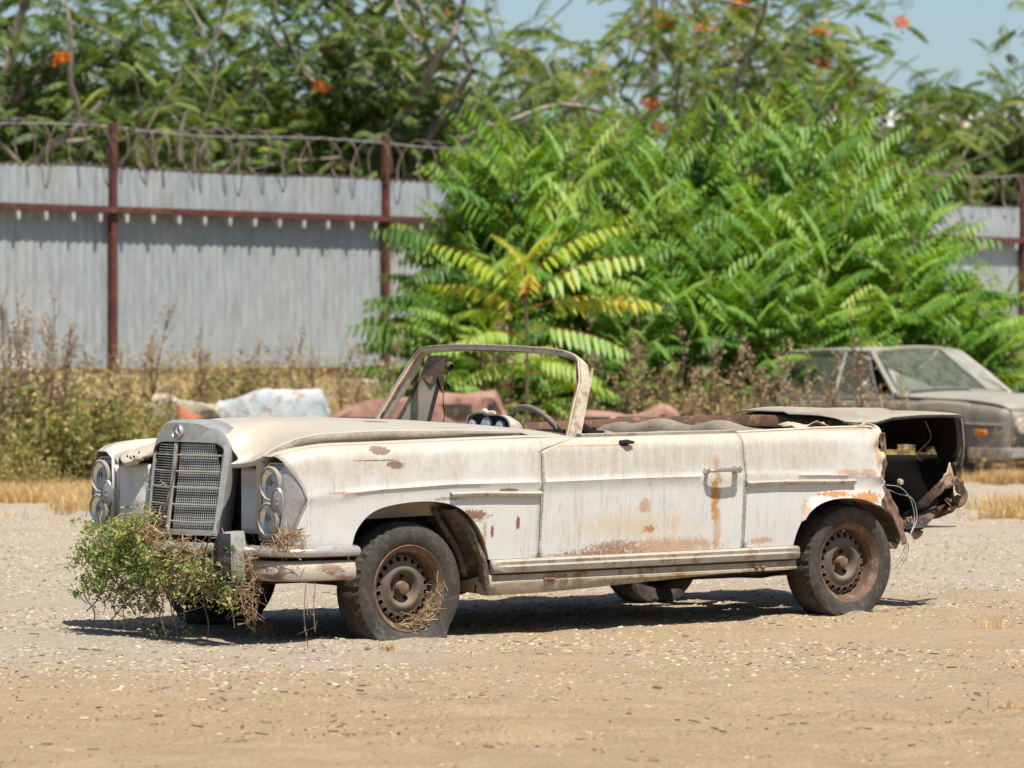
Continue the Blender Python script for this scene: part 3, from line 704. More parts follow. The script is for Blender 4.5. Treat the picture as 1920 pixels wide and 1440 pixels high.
tag(link('undergrowth', np_mesh('undergrowth', V1, F1, M_weed, T1)), 'half dry olive and tan weeds covering the bank below the fence', 'undergrowth', kind='stuff')
n = 76000; X, D = bank_points(n, -600, 2300, 38, 52, r); k = (fence_dist(X, D) > .4) & clear_(X, D) & (vnoise(X * 1.7, D * 1.7, 8) + .5 * vnoise(X * 6, D * 6, 3) > .78); X, D = X[k], D[k]
gzz = ground_z(X, D); V, F, T = blades(len(X), np.stack([X, D, gzz], -1), .56 * np.clip((1.12 - gzz) / .85, .22, 1), .0045, r, .9, .5, .3)
tag(link('dry_grass', np_mesh('dry_grass', V, F, M_straw, T)), 'thin straw coloured stalks mixed through the bank of weeds', 'grass', kind='stuff')
# the straw fringe at the edge of the yard
n = 34000; D1 = 31.5 + 9 * r.beta(2.2, 1.4, n); u = r.uniform(-120, 330, n) - (D1 - 36) * 6; X1 = (u - 960) / 7785 * D1
n2 = 9000; D2 = 44.0 + 2.5 * r.random(n2); X2 = (r.uniform(1770, 2060, n2) - 960) / 7785 * D2
n3 = 9000; D3 = np.where(r.random(n3) < .35, 32 + 4 * r.random(n3), 41 + 1.6 * r.random(n3)); X3 = (r.normal(1895, 45, n3) - 960) / 7785 * D3
X = np.concatenate([X1, X2, X3]); D = np.concatenate([D1, D2, D3]); mg = np.clip(np.concatenate([np.minimum((D1 - 31.5) / 8, (330 - (D1 - 36) * 6 - u) / 120), np.clip((D2 - 44) / 1.5, 0, 1), np.full(n3, .45)]), 0, 1); k = vnoise(X * 2, D * 2, 7) + .5 * vnoise(X * 8, D * 8, 2) > 1.12 - .55 * mg; X, D = X[k], D[k]
V, F, T = blades(len(X), np.stack([X, D, ground_z(X, D) - .01], -1), .17, .004, r, 1.2, .55)
tag(link('straw_fringe', np_mesh('straw_fringe', V, F, M_straw, T)), 'short dry straw along the edges of the gravel yard', 'grass', kind='stuff')

# leafy weed bushes, each its own thing
def weedbush(name, w_, h, seed, tint, n=4200, leaf=.05):
    r = np.random.default_rng(seed); root = empty(name); mb = MB(); C = []
    for i in range(26):
        a = r.random() * 6.28; d = r.random() ** .6 * w_ * .55; hh = h * (.45 + .55 * r.random()) * (1 - .45 * (d / (w_ * .6)) ** 2)
        p = [(cos(a) * d * .3, sin(a) * d * .3, 0), (cos(a) * d * .7, sin(a) * d * .7, hh * .55), (cos(a) * d + r.normal() * .05, sin(a) * d, hh)]
        mb.tube(p, [.008, .006, .003], 4, cap=False)
        for t in np.linspace(.15, 1, 7):
            q = np.array(p[0]) * (1 - t) ** 2 + 2 * np.array(p[1]) * t * (1 - t) + np.array(p[2]) * t * t; C.append([*q, .4 + .9 * r.random()])
    V, T = leafcloud(n, np.array(C), np.array([.10, .10, .075]), leaf, r, tint, .17)
    mb.build('stems', M_stem, root); link('foliage', np_mesh('foliage', V, np.arange(len(V)).reshape(-1, 4), M_weed, T), root)
    return root
WB = [weedbush('weed_bush', 1.25, .95, 1, .36, leaf=.06), weedbush('weed_bush', 1.1, .75, 2, .52), weedbush('weed_bush', 1.3, .6, 3, .70), weedbush('weed_bush', 1.0, .9, 4, .42)]
wl = ['leafy', 'green and tan', 'dry tan', 'dense olive']
bs = [(0, 30, 39.5, 1.1), (0, 130, 38.2, 1.0), (3, 215, 38, 1.0), (1, 90, 37.4, .5), (1, 300, 40, 1.05), (3, 165, 40.5, 1.15), (1, 20, 41.5, 1.3), (2, 250, 41.5, 1.3), (2, 360, 41.5, 1.1), (1, 110, 42, 1.35),
      (2, 440, 43.5, 1.0), (2, 230, 37.4, .45), (1, 30, 37.6, .6), (2, 1380, 43.5, 1.3), (2, 1450, 42.6, 1.2), (1, 1330, 44.2, 1.4), (2, 1540, 42, 1.0), (1, 1260, 44.8, 1.1), (3, 1230, 45.5, 1.0), (2, 1650, 42.2, .9), (2, 1960, 48, 1.2), (2, 1890, 50.5, 1.5),
      (1, 720, 46.5, 1.0), (2, 650, 47.5, .9), (1, 1120, 44.5, 1.0), (2, 1050, 43.6, .9), (2, 900, 45, .9), (3, 820, 46, 1.0), (2, 500, 46, 1.0), (1, 350, 46, 1.1), (0, 460, 47.5, .9), (2, 1590, 43, 1.1), (2, 560, 44, .6)]
seen = set()
for i, (k, u, D, s_) in enumerate(bs):
    o = WB[k] if k not in seen else copy_tree(WB[k]); seen.add(k)
    x = place_u(u, D); hz_ = .62 if 150 < u < 780 and D > 40 else 1; o.location = (x, D, gz(x, D) - .03); o.scale = (s_, s_, s_ * hz_ * rnd.uniform(.85, 1.1)); o.rotation_euler = (0, 0, rnd.random() * 6.28)
    wh = 'at the far left' if u < 100 else 'left of the white car nose' if u < 400 else 'below the middle bay' if u < 700 else 'by the windscreen' if u < 1150 else 'left of the saloon' if u < 1500 else 'before the saloon' if u < 1700 else 'right of the saloon'
    sz = 'small' if s_ < .8 else 'waist high' if s_ < 1.15 else 'big'
    dd = 'nearest the camera' if D < 38.3 else 'on the yard edge' if D < 43 else 'on the bank'
    tag(o, f'{sz} {wl[k]} bush {wh} {dd}', 'bush', 'weed bushes along the bank')

def drystalk(name, h, seed):
    r = np.random.default_rng(seed); root = empty(name); mb = MB(); C = []
    for s_ in range(3):
        a = r.random() * 6.28; l = r.random() * .18 * h; hh = h * (1 if s_ == 0 else r.uniform(.5, .85))
        path = [(cos(a) * l * t * t, sin(a) * l * t * t, hh * t) for t in np.linspace(0, 1, 6)]; mb.tube(path, [.009 - .0012 * i for i in range(6)], 4, cap=False)
        for i in range(13):
            t = r.uniform(.35, 1); q = Vector((cos(a) * l * t * t, sin(a) * l * t * t, hh * t)); b = r.random() * 6.28; L = .22 * h * (1.15 - t) + .04
            e = q + Vector((cos(b) * L * .7, sin(b) * L * .7, L)); mb.tube([q, (q + e) / 2 + Vector((0, 0, -.02)), e], [.004, .003, .002], 3, cap=False)
            for k in range(5): f = .3 + .7 * k / 4; C.append([*(q.lerp(e, f)), 1])
        for t in np.linspace(.6, 1, 12): C.append([cos(a) * l * t * t, sin(a) * l * t * t, hh * t, 1])
    V, T = leafcloud(560, np.array(C), np.array([.016, .016, .018]), .028, r, .5, .25)
    mb.build('stem', M_stem, root); link('leaves', np_mesh('leaves', V, np.arange(len(V)).reshape(-1, 4), M_seedhead, T), root)  # the leaves mesh holds the weed's brown seed heads
    return root
DS = [drystalk('dry_weed', 1.3, i + 40) for i in range(4)]
dsp = [(45, 40.2, 555), (120, 41, 610), (180, 42, 655), (225, 43, 660), (505, 45.5, 650), (665, 46.5, 655), (1215, 43.6, 640), (1280, 43.4, 625), (1360, 42.6, 660), (1415, 42, 650), (1455, 41.8, 645), (1515, 41.2, 660), (1570, 41.3, 680), (1860, 41.6, 800), (1890, 41.8, 790), (1835, 42, 820), (25, 40, 520), (75, 41, 600), (55, 39.2, 590), (100, 41.5, 560), (0, 38.5, 640), (285, 45, 575), (262, 44, 650), (375, 46, 615), (388, 45.5, 640), (468, 46.5, 640), (560, 46, 618), (545, 45, 655), (590, 46.8, 650), (640, 47, 650), (735, 46, 620),
       (1105, 44, 600), (1170, 43.5, 590), (1190, 44.5, 650), (925, 42.5, 585), (940, 43.5, 600), (1255, 43, 680), (1330, 42.8, 640), (1390, 42.2, 635), (1300, 42, 700), (1625, 40.8, 600), (1545, 41.5, 660), (1480, 41, 670), (1690, 41.4, 690),
       (145, 42.5, 640), (1430, 41.6, 690), (430, 45, 680), (320, 43, 670), (1915, 48, 600), (1885, 49, 640)]
for i, (u, D, v) in enumerate(dsp):
    o = DS[i] if i < 4 else copy_tree(DS[i % 4]); x = place_u(u, D); z = gz(x, D); k = (zat(v, D) - z) / 1.3
    o.location = (x, D, z - .02); o.scale = (min(1.1, k),) * 2 + (k,); o.rotation_euler = (0, 0, rnd.random() * 6.28)
    wh = 'against the far left sheet metal' if u < 160 else 'against the middle fence bay' if u < 700 else 'seen through or beside the windscreen' if u < 1200 else 'left of the grey saloon' if u < 1500 else 'in front of the grey saloon' if u < 1700 else 'right of the grey saloon'
    tag(o, f'{"tall" if k > .85 else "short"} dead brown weed stalk {wh}', 'weed', 'dead weed stalks')


# ================================================================== the white convertible
# car frame: x forward, y to the car's left (towards the camera), z up
TH = 0.66496
CAR_LOC = (0.1043, 20.586, 0.0); CAR_RZ = pi + TH
WHITE = (.565, .558, .53); DIRT = (.34, .28, .20); DUST = (.42, .365, .27)
RST = (.37, .155, .032); RSTD = (.16, .07, .035); PRIM = (.17, .11, .078)
SIDE = [(-.427, 0, .63, .034, 0, .15, (.40, .18, .04), .52), (-.445, 0, .46, .034, 0, .20, (.42, .24, .09), .3), (.10, 0, .50, .5, 0, .10, (.50, .40, .24), .05), (.648, 0, .62, .012, 0, .35, RSTD, .2), (-.612, 0, .55, .012, 0, .35, RSTD, .2), (-.427, 0, .785, .03, 0, .05, RST, .2), (.018, 0, .592, .045, 0, .045, RST, .45),
        (-.019, 0, .48, .047, 0, .02, RST, .6), (.226, 0, .385, .32, 0, .022, RST, .5), (.20, 0, .405, .20, 0, .03, RSTD, .4), (-.15, 0, .395, .40, 0, .05, RST, .45), (.30, 0, .372, .40, 0, .012, (.13, .06, .03), .5), (-.173, 0, .481, .035, 0, .13, (.55, .37, .18), .1),
        (.848, 0, .684, .054, 0, .011, PRIM, .95), (.788, 0, .529, .013, 0, .034, (.20, .06, .04), .95), (.936, 0, .493, .011, 0, .03, (.17, .06, .04), .95), (1.497, 0, .813, .05, 0, .018, PRIM, .95),
        (1.573, 0, .88, .055, 0, .022, PRIM, .95), (-1.30, 0, .725, .12, 0, .022, RST, .45), (-1.45, 0, .72, .067, 0, .032, RST, .45), (-1.216, 0, .622, .16, 0, .018, RST, .55), (-1.432, 0, .60, .13, 0, .035, RST, .55),
        (-.738, 0, .403, .12, 0, .022, RST, .35), (1.788, 0, .69, .09, 0, .006, RST, .5), (-1.29, 0, .945, .3, 0, .010, RST, .5), (1.05, 0, .57, .10, 0, .03, (.20, .08, .045), .8), (1.60, 0, .835, .14, 0, .004, RSTD, .6),
        (.98, 0, .47, .014, 0, .09, RST, .5), (-1.02, 0, .545, .03, 0, .06, RST, .5), (-1.53, 0, .80, .03, 0, .12, RST, .4), (.3, 0, .885, .35, 0, .006, RST, .35), (1.2, 0, .652, .12, 0, .01, RSTD, .45)]
P_side = paint('white_paint_side', WHITE, DIRT, SIDE, grime=.42, dustc=DUST, dusta=.75, rough=.42)
HOODS = [(1.28, .42, 1.0, .075, .05, .08, PRIM, .93), (1.05, .66, .95, .16, .015, .05, RSTD, .4), (2.02, .38, .83, .10, .05, .06, (.85, .80, .70), .3)]
P_hood = paint('cream_dusty_hood', (.46, .415, .335), (.36, .30, .21), HOODS, grime=.18, dustc=(.37, .32, .24), dusta=.7, rough=.36, streak=False)
P_plain = paint('white_paint_old', WHITE, DIRT, (), grime=.35, dustc=DUST, dusta=.8)
M_chrome = pm('dull_chrome', (.62, .62, .60), (.50, .49, .46), scale=7, rough=.34, metal=.85, bump=.1, dust=(.45, .40, .32), dust_amt=.35)
M_shell = pm('matt_chrome', (.56, .56, .53), (.52, .515, .48), scale=3, rough=.42, metal=.55, bump=.1, dust=(.42, .38, .31), dust_amt=.25)
M_bez = pm('bezel_grey', (.47, .48, .49), (.40, .39, .37), scale=7, rough=.4, metal=.6, bump=.15, dust=(.36, .32, .26), dust_amt=.4)
M_trim = pm('grey_trim', (.38, .35, .30), (.27, .24, .20), (.20, .12, .07), scale=9, rough=.6, metal=.2, dust=(.46, .40, .31), dust_amt=.4)
M_gasket = pm('hood_edge', (.29, .255, .20), (.20, .17, .13), scale=9, rough=.8)
M_bumper = pm('rust_brown_bumper', (.20, .09, .055), (.42, .37, .30), (.15, .07, .045), scale=3.4, lo=.50, hi=.58, rough=.6, bump=.2, dust=(.46, .37, .27), dust_amt=.35, stretch=(.8, .8, 2.2))
M_bchrome = pm('pitted_chrome', (.62, .63, .63), (.55, .53, .49), (.40, .29, .17), scale=4, rough=.3, metal=.7, bump=.1, dust=(.5, .43, .33), dust_amt=.25, stretch=(.6, .6, 2))
M_sill = pm('dusty_sill', (.40, .345, .255), (.30, .255, .185), (.19, .115, .06), scale=6, rough=.85, dust=(.46, .38, .27), dust_amt=.5)
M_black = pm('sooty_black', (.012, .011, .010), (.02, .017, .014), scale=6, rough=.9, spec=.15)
M_under = pm('dirty_underbody', (.075, .055, .04), (.04, .03, .024), (.15, .105, .07), scale=6, rough=.95, bump=.6, bdist=.01)
M_liner = pm('muddy_wheel_arch', (.21, .16, .11), (.12, .09, .06), (.30, .235, .165), scale=5, rough=.95, bump=.8, bdist=.02)
M_rust = pm('raw_rust', (.24, .10, .045), (.36, .18, .08), (.11, .055, .035), scale=7, rough=.9, bump=.5)
M_rustd = pm('brown_torn_metal', (.17, .085, .06), (.28, .19, .14), (.10, .06, .045), scale=9, rough=.85, bump=.5)
M_scrap = pm('torn_edge_metal', (.50, .42, .34), (.26, .15, .09), (.14, .09, .06), scale=11, rough=.8, bump=.5)
M_rubber = pm('perished_rubber', (.022, .022, .022), (.035, .033, .03), (.07, .06, .05), scale=5, rough=.9, bump=.3, spec=.2)
M_tyre = pm('dusty_tyre', (.050, .046, .041), (.075, .066, .055), (.10, .087, .07), scale=16, rough=.92, bump=.6, bdist=.006, spec=.2)
M_rim = pm('rusty_wheel', (.075, .055, .042), (.11, .07, .048), (.06, .05, .044), scale=8, rough=.8, bump=.3, dust=(.24, .19, .135), dust_amt=.35)
M_rimlip = pm('rusty_rim_lip', (.17, .09, .052), (.11, .065, .042), (.21, .15, .10), scale=8, rough=.8, bump=.3)
M_seat = pm('dusty_leather', (.27, .225, .165), (.20, .165, .12), scale=5, rough=.8, bump=.3)
M_lens = glassmat('headlamp_glass', (.42, .38, .32), .03, .12, (.94, .95, .94), 1.15)
M_refl = pm('lamp_reflector', (.56, .49, .39), (.44, .38, .29), scale=14, rough=.35, metal=.25, bump=.02)
M_mirror = pm('lamp_mirror', (.92, .88, .80), (.84, .78, .68), scale=8, rough=.16, metal=.96, bump=.0)
M_lowlens = pm('painted_sky_reflection', (.38, .48, .66), (.30, .40, .58), scale=14, rough=.4, metal=0, bump=.1)  # unused; blue sky reflection put into the lamp bowl's colour
M_clear = glassmat('clear_indicator', (.30, .31, .32), .55, .2)
M_dglass = glassmat('dusty_glass', (.30, .285, .24), .62, .2)
M_gauge = pm('gauge_grey', (.45, .47, .50), (.3, .32, .35), scale=18, rough=.5)

car = empty('white_convertible', CAR_LOC, CAR_RZ)
tag(car, 'derelict white roofless convertible with rust streaks and a flat front tyre on the gravel', 'car')
def cpart(mb, name, mat, parent=None, **k): return mb.build(name, mat, parent or car, **k)

WX = [(-2.62, .80), (-2.2, .845), (-1.5, .885), (-.8, .903), (.8, .903), (1.4, .893), (1.8, .872), (1.95, .850), (2.05, .815), (2.12, .775)]
def Wd(x): return float(np.interp(x, [p[0] for p in WX], [p[1] for p in WX]))
def zcrease(x): return float(np.interp(x, [-2.6, -1.47, -1.14, -.6, .06, .66, 1.18, 1.58, 1.82, 2.01, 2.15], [.66, .706, .718, .727, .726, .718, .718, .702, .683, .659, .64]))
def ztop(x): return float(np.interp(x, [-2.6, -1.6, -1.5, -1.2, -1.0, -.6, 0, .36, .7, 1.0, 1.3, 1.6, 1.83, 1.95, 2.02, 2.08, 2.13], [.93, .935, .95, .948, .943, .933, .928, .925, .927, .922, .915, .908, .905, .893, .878, .855, .83]))
def side_y(x, z):
    """outer half width of the body at height z"""
    W = Wd(x); zc = zcrease(x); zt = ztop(x)
    if z < zc: 
        t = (zc - z) / .36; return W - .012 - .012 * max(0, t) - .012 * max(0, t) ** 2 + .009 * math.exp(-((zc - z) / .020))
    t = (z - zc) / max(zt - zc, .01)
    base = W - .005 * sstep(t, 0, .08) - .004 * t - .010 * t * t
    k = max(0, (t - .70) / .30)
    return base - .055 * (1 - sqrt(max(0, 1 - k * k))) 
# wheel arch curves (x, z)
ARCHF = catmull([(1.742, .30), (1.738, .38), (1.723, .447), (1.699, .520), (1.639, .585), (1.549, .622), (1.397, .641), (1.244, .637), (1.12, .602), (1.027, .525), (.98, .45), (.948, .362), (.936, .285)], 6)
ARCHR = catmull([(-.948, .30), (-.956, .381), (-.984, .46), (-1.037, .535), (-1.126, .582), (-1.251, .600), (-1.396, .590), (-1.523, .560), (-1.60, .535)], 6)
def zlow(x):
    z = .362 + (.012 * (.93 - x) / 1.9 if x < .93 else 0)
    if x > 1.74: z = .40
    for A in (ARCHF, ARCHR):
        xs_ = [p[0] for p in A]; a, b = min(xs_), max(xs_)
        if a < x < b: z = max(z if x < 1.6 or x > 1.74 else .30, float(np.interp(x, sorted(xs_), [p[1] for p in sorted(A)])))
    return z
AX = sorted([p[0] for p in ARCHF] + [p[0] for p in ARCHR])
def xsamples(a, b, st=.03):
    L = list(np.linspace(a, b, max(2, int(abs(b - a) / st) + 1))) + [x for x in AX if a + .003 < x < b - .003]
    L = sorted(L); out = [L[0]]
    for x in L[1:]:
        if x - out[-1] > .0025: out.append(x)
    out[-1] = b; return out
def panel(x0, x1, sgn, name, mat, topf=None, lowf=None, jitter=None, inward=.035, st=.03, x0f=None, x1f=None, nl=12, nu=16):
    rows = []; X = xsamples(x0, x1, st)
    for i in range(nl + nu + 1 + 1):
        row = []
        for x_ in X:
            lo = (lowf or zlow)(x_); up = (topf or ztop)(x_); zc = min(zcrease(x_), up - .02)
            if i == 0: z = lo + .006; off = -inward
            elif i <= nl: t = (i - 1) / (nl - 1); z = lo + (zc - lo) * t; off = 0
            else: t = (i - nl) / (nu + 1); t = 1 - (1 - t) ** 1.3; z = zc + (up - zc) * t; off = 0
            tz = (z - .36) / .57; xx = x_
            if x0f and x_ < x0 + .25: xx = x_ + (x0f(z) - x0) * (1 - (x_ - x0) / .25)
            if x1f and x_ > x1 - .25: xx = xx + (x1f(z) - x1) * (1 - (x1 - x_) / .25)
            y = side_y(xx, z) + off
            if jitter: y += jitter(xx, z)
            row.append((xx, sgn * y, z))
        rows.append(row)
    mb = MB().grid(rows)
    if sgn < 0: mb.f = [tuple(reversed(f)) for f in mb.f]
    mb.f = [tuple(reversed(f)) for f in mb.f]
    return cpart(mb, name, mat, solid=.004)
def dent(x, z): return .004 * (float(fbm(x * 3 + 9, z * 4, 3, 3)) - .5)
# the forward edge of the door curves forward into the cowl near the top
def door_front(z): return .655 + .0 * z - (.25 * ((z - .86) / .065) ** 1.3 if z > .86 else 0) - (.02 * (.5 - z) if z < .5 else 0)
def door_rear(z): return -.605 - .022 * sstep(z, .85, .6)
def bez_x(z): return float(np.interp(z, [.40, .478, .56, .655, .72, .78, .825, .86], [2.05, 2.03, 2.0, 1.962, 1.985, 2.025, 2.055, 2.07]))
for sgn in (1, -1):
    panel(.66, 2.07, sgn, 'front_fender', P_side if sgn > 0 else P_plain, jitter=dent, x0f=lambda z: door_front(z) + .005, x1f=lambda z: bez_x(z) + .002)
    panel(-.61, .655, sgn, 'door', P_side if sgn > 0 else P_plain, jitter=dent, x0f=lambda z: door_rear(z) + .004, x1f=door_front)
tear = lambda z: -1.555 + .018 * sin(z * 37) + .012 * sin(z * 91) - .02 * sstep(z, .8, .93)
def qdent(x, z):
    a = .004 * (float(fbm(x * 3 + 9, z * 4, 3, 3)) - .5)
    k = sstep(-x, 1.44, 1.56); a -= k * (.008 + .010 * sin(z * 23 + 1) + .006 * sin(z * 61)) * sstep(z, .60, .72)
    a -= sstep(-x, 1.40, 1.54) * (.030 * float(fbm(x * 16, z * 14, 3, 17)) - .012) * sstep(z, .70, .84); k2 = math.exp(-(((x + 1.50) / .07) ** 2 + ((z - .925) / .03) ** 2)); a -= .03 * k2
    if z < .66 and x < -1.0: a += .022 * math.exp(-((z - zlow(x)) / .03) ** 2)   # flared lip
    return a
panel(-1.55, -.612, 1, 'rear_quarter_panel', P_side, jitter=qdent, x0f=tear, x1f=door_rear, st=.02, inward=.05)
panel(-2.55, -.612, -1, 'rear_quarter_panel', P_plain, jitter=dent, topf=lambda x: ztop(x) if x > -1.6 else .775, inward=.05, x1f=door_rear)

# belt trim, fender moulding strips, door handle, keyhole hook
mb = MB().tube([(x, side_y(x, ztop(x)) - .012, ztop(x) + .006) for x in np.linspace(.37, -.60, 18)], 0, sect=[(-.008, -.02), (.008, -.02), (.010, .0), (.006, .018), (-.008, .018)], up=(0, 0, 1)); cpart(mb, 'belt_trim', M_trim)
for (xa, xb, za, zb) in ((1.19, .662, .668, .665), (-.622, -1.35, .684, .684)):
    n = 14; P = [(lerp(xa, xb, t), side_y(lerp(xa, xb, t), lerp(za, zb, t)) + .006, lerp(za, zb, t) + .003 * sin(t * 5)) for t in np.linspace(0, 1, n)]
    cpart(MB().tube(P, 0, sect=[(-.013, -.012), (-.010, .010), (.004, .014), (.013, .004), (.013, -.012)], up=(0, 0, 1)), 'moulding_strip', M_trim)
hd = MB().tube(catmull([(-.345, side_y(-.345, .755) + .004, .758), (-.36, side_y(-.36, .755) + .038, .756), (-.44, side_y(-.44, .755) + .046, .757), (-.53, side_y(-.53, .755) + .042, .757), (-.55, side_y(-.55, .755) + .030, .757)], 5), [.008] * 5 + [.011] * 10 + [.014] * 6, 8)
hd.box((-.54, side_y(-.54, .75) + .02, .757), (.035, .045, .034), bev=.008); hd.box((-.352, side_y(-.352, .75) + .012, .752), (.025, .03, .03), bev=.006)
cpart(hd, 'door_handle', M_chrome)
y0 = side_y(.16, .895)
cpart(MB().tube([(.175, y0 + .002, .898), (.14, y0 + .02, .900), (.10, y0 + .02, .897)], [.010, .012, .006], 6).tube([(.165, y0 + .0, .885), (.135, y0 + .018, .888)], [.006, .006], 6), 'mirror_stub', M_rubber)
# panel lip seen at the fender/hood line crack
# ---- rocker and sill
for sgn in (1, -1):
    X = np.linspace(.935, -.97, 24)
    def sec(x, pts): return [(x, sgn * (Wd(x) - .018 + a), b + .012 * (.93 - x) / 1.9) for a, b in pts]
    rows = [sec(x, [(-.03, .362), (.004, .358), (.016, .350), (.014, .335), (.020, .326), (.012, .300), (-.02, .292)]) for x in X]
    m = MB().grid(rows); m.add(rows[0], [tuple(range(7))]); m.add(rows[-1], [tuple(range(7))]); cpart(m, 'rocker_moulding', M_trim, solid=.003)
    rows = [sec(x, [(-.03, .293), (-.012, .286), (-.012, .262), (-.006, .256), (-.006, .244), (-.03, .205 + .04 * sstep(-x, -.6, .9) - .012 * sstep(x, .0, .9)), (-.14, .20 + .04 * sstep(-x, -.6, .9)), (-.5, .21)]) for x in X]
    m = MB().grid(rows); m.add(rows[0], [tuple(range(8))]); m.add(rows[-1], [tuple(range(8))]); cpart(m, 'sill', M_sill, solid=.004)
sx0 = side_y(.5, .3)
m = MB()
for x_ in (.62, .60, .585, -.70, -.74): m.box((x_, Wd(x_) - .018 - .004, .262 + (.012 if x_ < 0 else 0)), (.03, .012, .012), bev=.003)
cpart(m, 'rust_hole', M_rust)

# ---- hood: nose around the grille, crown falling to the fender gaps
HW = .70
def hood_edge_y(x): return float(np.interp(x, [.52, .9, 1.5, 1.85, 2.0, 2.075, 2.10], [.735, .735, .725, .70, .675, .645, .60]))
def hood_edge_z(x): return float(np.interp(x, [.52, .7, 1.0, 1.5, 1.8, 1.92, 2.0, 2.05, 2.085, 2.10], [.940, .950, .960, .962, .952, .930, .900, .868, .83, .80]))
def hood_c(x): return float(np.interp(x, [.52, .9, 1.3, 1.6, 1.95, 2.04, 2.10, 2.13], [.975, 1.0, 1.014, 1.017, 1.010, 1.003, .992, .985]))
def hood_z(x, a, far=0):
    w_ = hood_edge_y(x); t = a / w_; s_ = sstep(x, 1.35, 2.09); ze = hood_edge_z(x) - .065 * far * sstep(x, .8, 1.6) * (1 - .6 * sstep(x, 1.95, 2.08)); zc = hood_c(x)
    g1 = 1 - t ** 2.3
    g2 = 1 / (1 + (t / .56) ** 7); g2 = (g2 - 1 / (1 + (1 / .56) ** 7)) / (1 - 1 / (1 + (1 / .56) ** 7)); g2 -= .05 * t * t * (1 - t)
    zf = float(np.interp(a, [0, .10, .18, .24, .28, .305, .325, .36, .42, .52, .70], [1.008, 1.002, .990, .972, .950, .915, .870, .835, .808, .797, .80]))
    s2 = sstep(x, 1.72, 2.05); zg = ze + (zc - ze) * (g1 * (1 - s_) + g2 * s_); zfr = zf + (ze - float(np.interp(w_, [0, 1], [.80, .80]))) * sstep(a, .35, w_)
    return zg * (1 - s2) + zfr * s2 - .012 * s2 * (a < .34)
NX, NY = 56, 61
rows = []
for i in range(NX + 1):
    row = []
    for j in range(NY):
        s_ = -1 + 2 * j / (NY - 1); 
        xf = 2.105 - .0 * abs(s_) 
        a_ = abs(s_)
        # front boundary: forward round the grille shell, slightly back beside it
        xf = 2.0 + .02 * max(0, 1 - (a_ / .42) ** 2) if a_ < .50 else 2.0 + .085 * sstep(a_, .50, .64) - .02 * sstep(a_, .9, 1.0)
        xb = .62 - .10 * (1 - a_ ** 2) + .05 * a_ ** 4
        x_ = xb + (xf - xb) * (1 - (1 - i / NX) ** 1.25)
        w_ = hood_edge_y(x_); fk = 1 - .13 * sstep(x_, 1.7, 2.03) * sstep(a_, .5, 1.0) if s_ < 0 else 1; row.append((x_, s_ * w_ * fk, hood_z(x_, abs(s_ * w_ + .028 * sstep(x_, 1.7, 2.0) * max(0, 1 - a_ ** 4)), sstep(-s_, .0, .5))))
    rows.append(row)
mb = MB().grid(rows); cpart(mb, 'hood', P_hood, solid=.004)
# folded flanges along the hood sides and front lips
hoodo = bpy.data.objects['hood']
for sgn in (1, -1):
    rr = []
    for i in range(NX + 1):
        p = rows[i][-1 if sgn > 0 else 0]; h = .042 * min(1, .15 + max(0, p[0] - .62) / .7)
        rr.append([(p[0], p[1] + sgn * .003, p[2] + .001), (p[0] - .0, p[1] + sgn * .008, p[2] - h * .4), (p[0], p[1] + sgn * .003, p[2] - h)])
    m = MB().grid(rr); m.build('hood_flange', M_gasket, hoodo, solid=.004)
    fr = [rows[-1][j] for j in range(NY) if (rows[-1][j][1] * sgn) > .29]
    m = MB().grid([[p, (p[0] - .012, p[1], p[2] - .012), (p[0] - .03, p[1], p[2] - .016)] for p in fr]); m.build('hood_lip', P_hood, hoodo, solid=.003)
MB().tube([(1.0, .1, hood_z(1.0, .1)), (1.0, .1, hood_z(1.0, .1) + .035)], .003, 6).build('washer_jet', M_rubber, hoodo)

# ---- inner fender shelf below the hood edge, engine bay box, firewall, floor
for sgn in (1, -1):
    rr = [[(x, sgn * (side_y(x, ztop(x)) - .001), ztop(x) - .001), (x, sgn * (hood_edge_y(x) + .02), ztop(x) + .006 * sstep(2.0 - x, 0, .3)), (x, sgn * (hood_edge_y(x) - .03), ztop(x) - .03), (x, sgn * (hood_edge_y(x) - .04), ztop(x) - .35)] for x in np.linspace(2.08, .42, 44)]
    m = MB().grid(rr); cpart(m, 'fender_top', P_hood if sgn > 0 else P_plain, solid=.003)
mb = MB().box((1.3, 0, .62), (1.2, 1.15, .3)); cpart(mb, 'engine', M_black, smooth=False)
mb = MB().box((.50, 0, .60), (.03, 1.60, .62)); cpart(mb, 'firewall', M_under, smooth=False)
mb = MB().box((-.02, 0, .255), (1.8, 1.60, .03)).box((-.5, .35, .23), (2.2, .09, .06)).box((-.5, -.35, .23), (2.2, .09, .06)).box((1.3, .30, .30), (1.5, .08, .09)).box((1.3, -.30, .30), (1.5, .08, .09)).box((-.5, 0, .22), (2.6, .2, .1))
mb.box((1.375, 0, .27), (.12, 1.3, .07)).box((-1.375, 0, .29), (.10, 1.3, .08)).box((2.0, 0, .36), (.08, 1.4, .12)); cpart(mb, 'floor_pan', M_under, smooth=False)
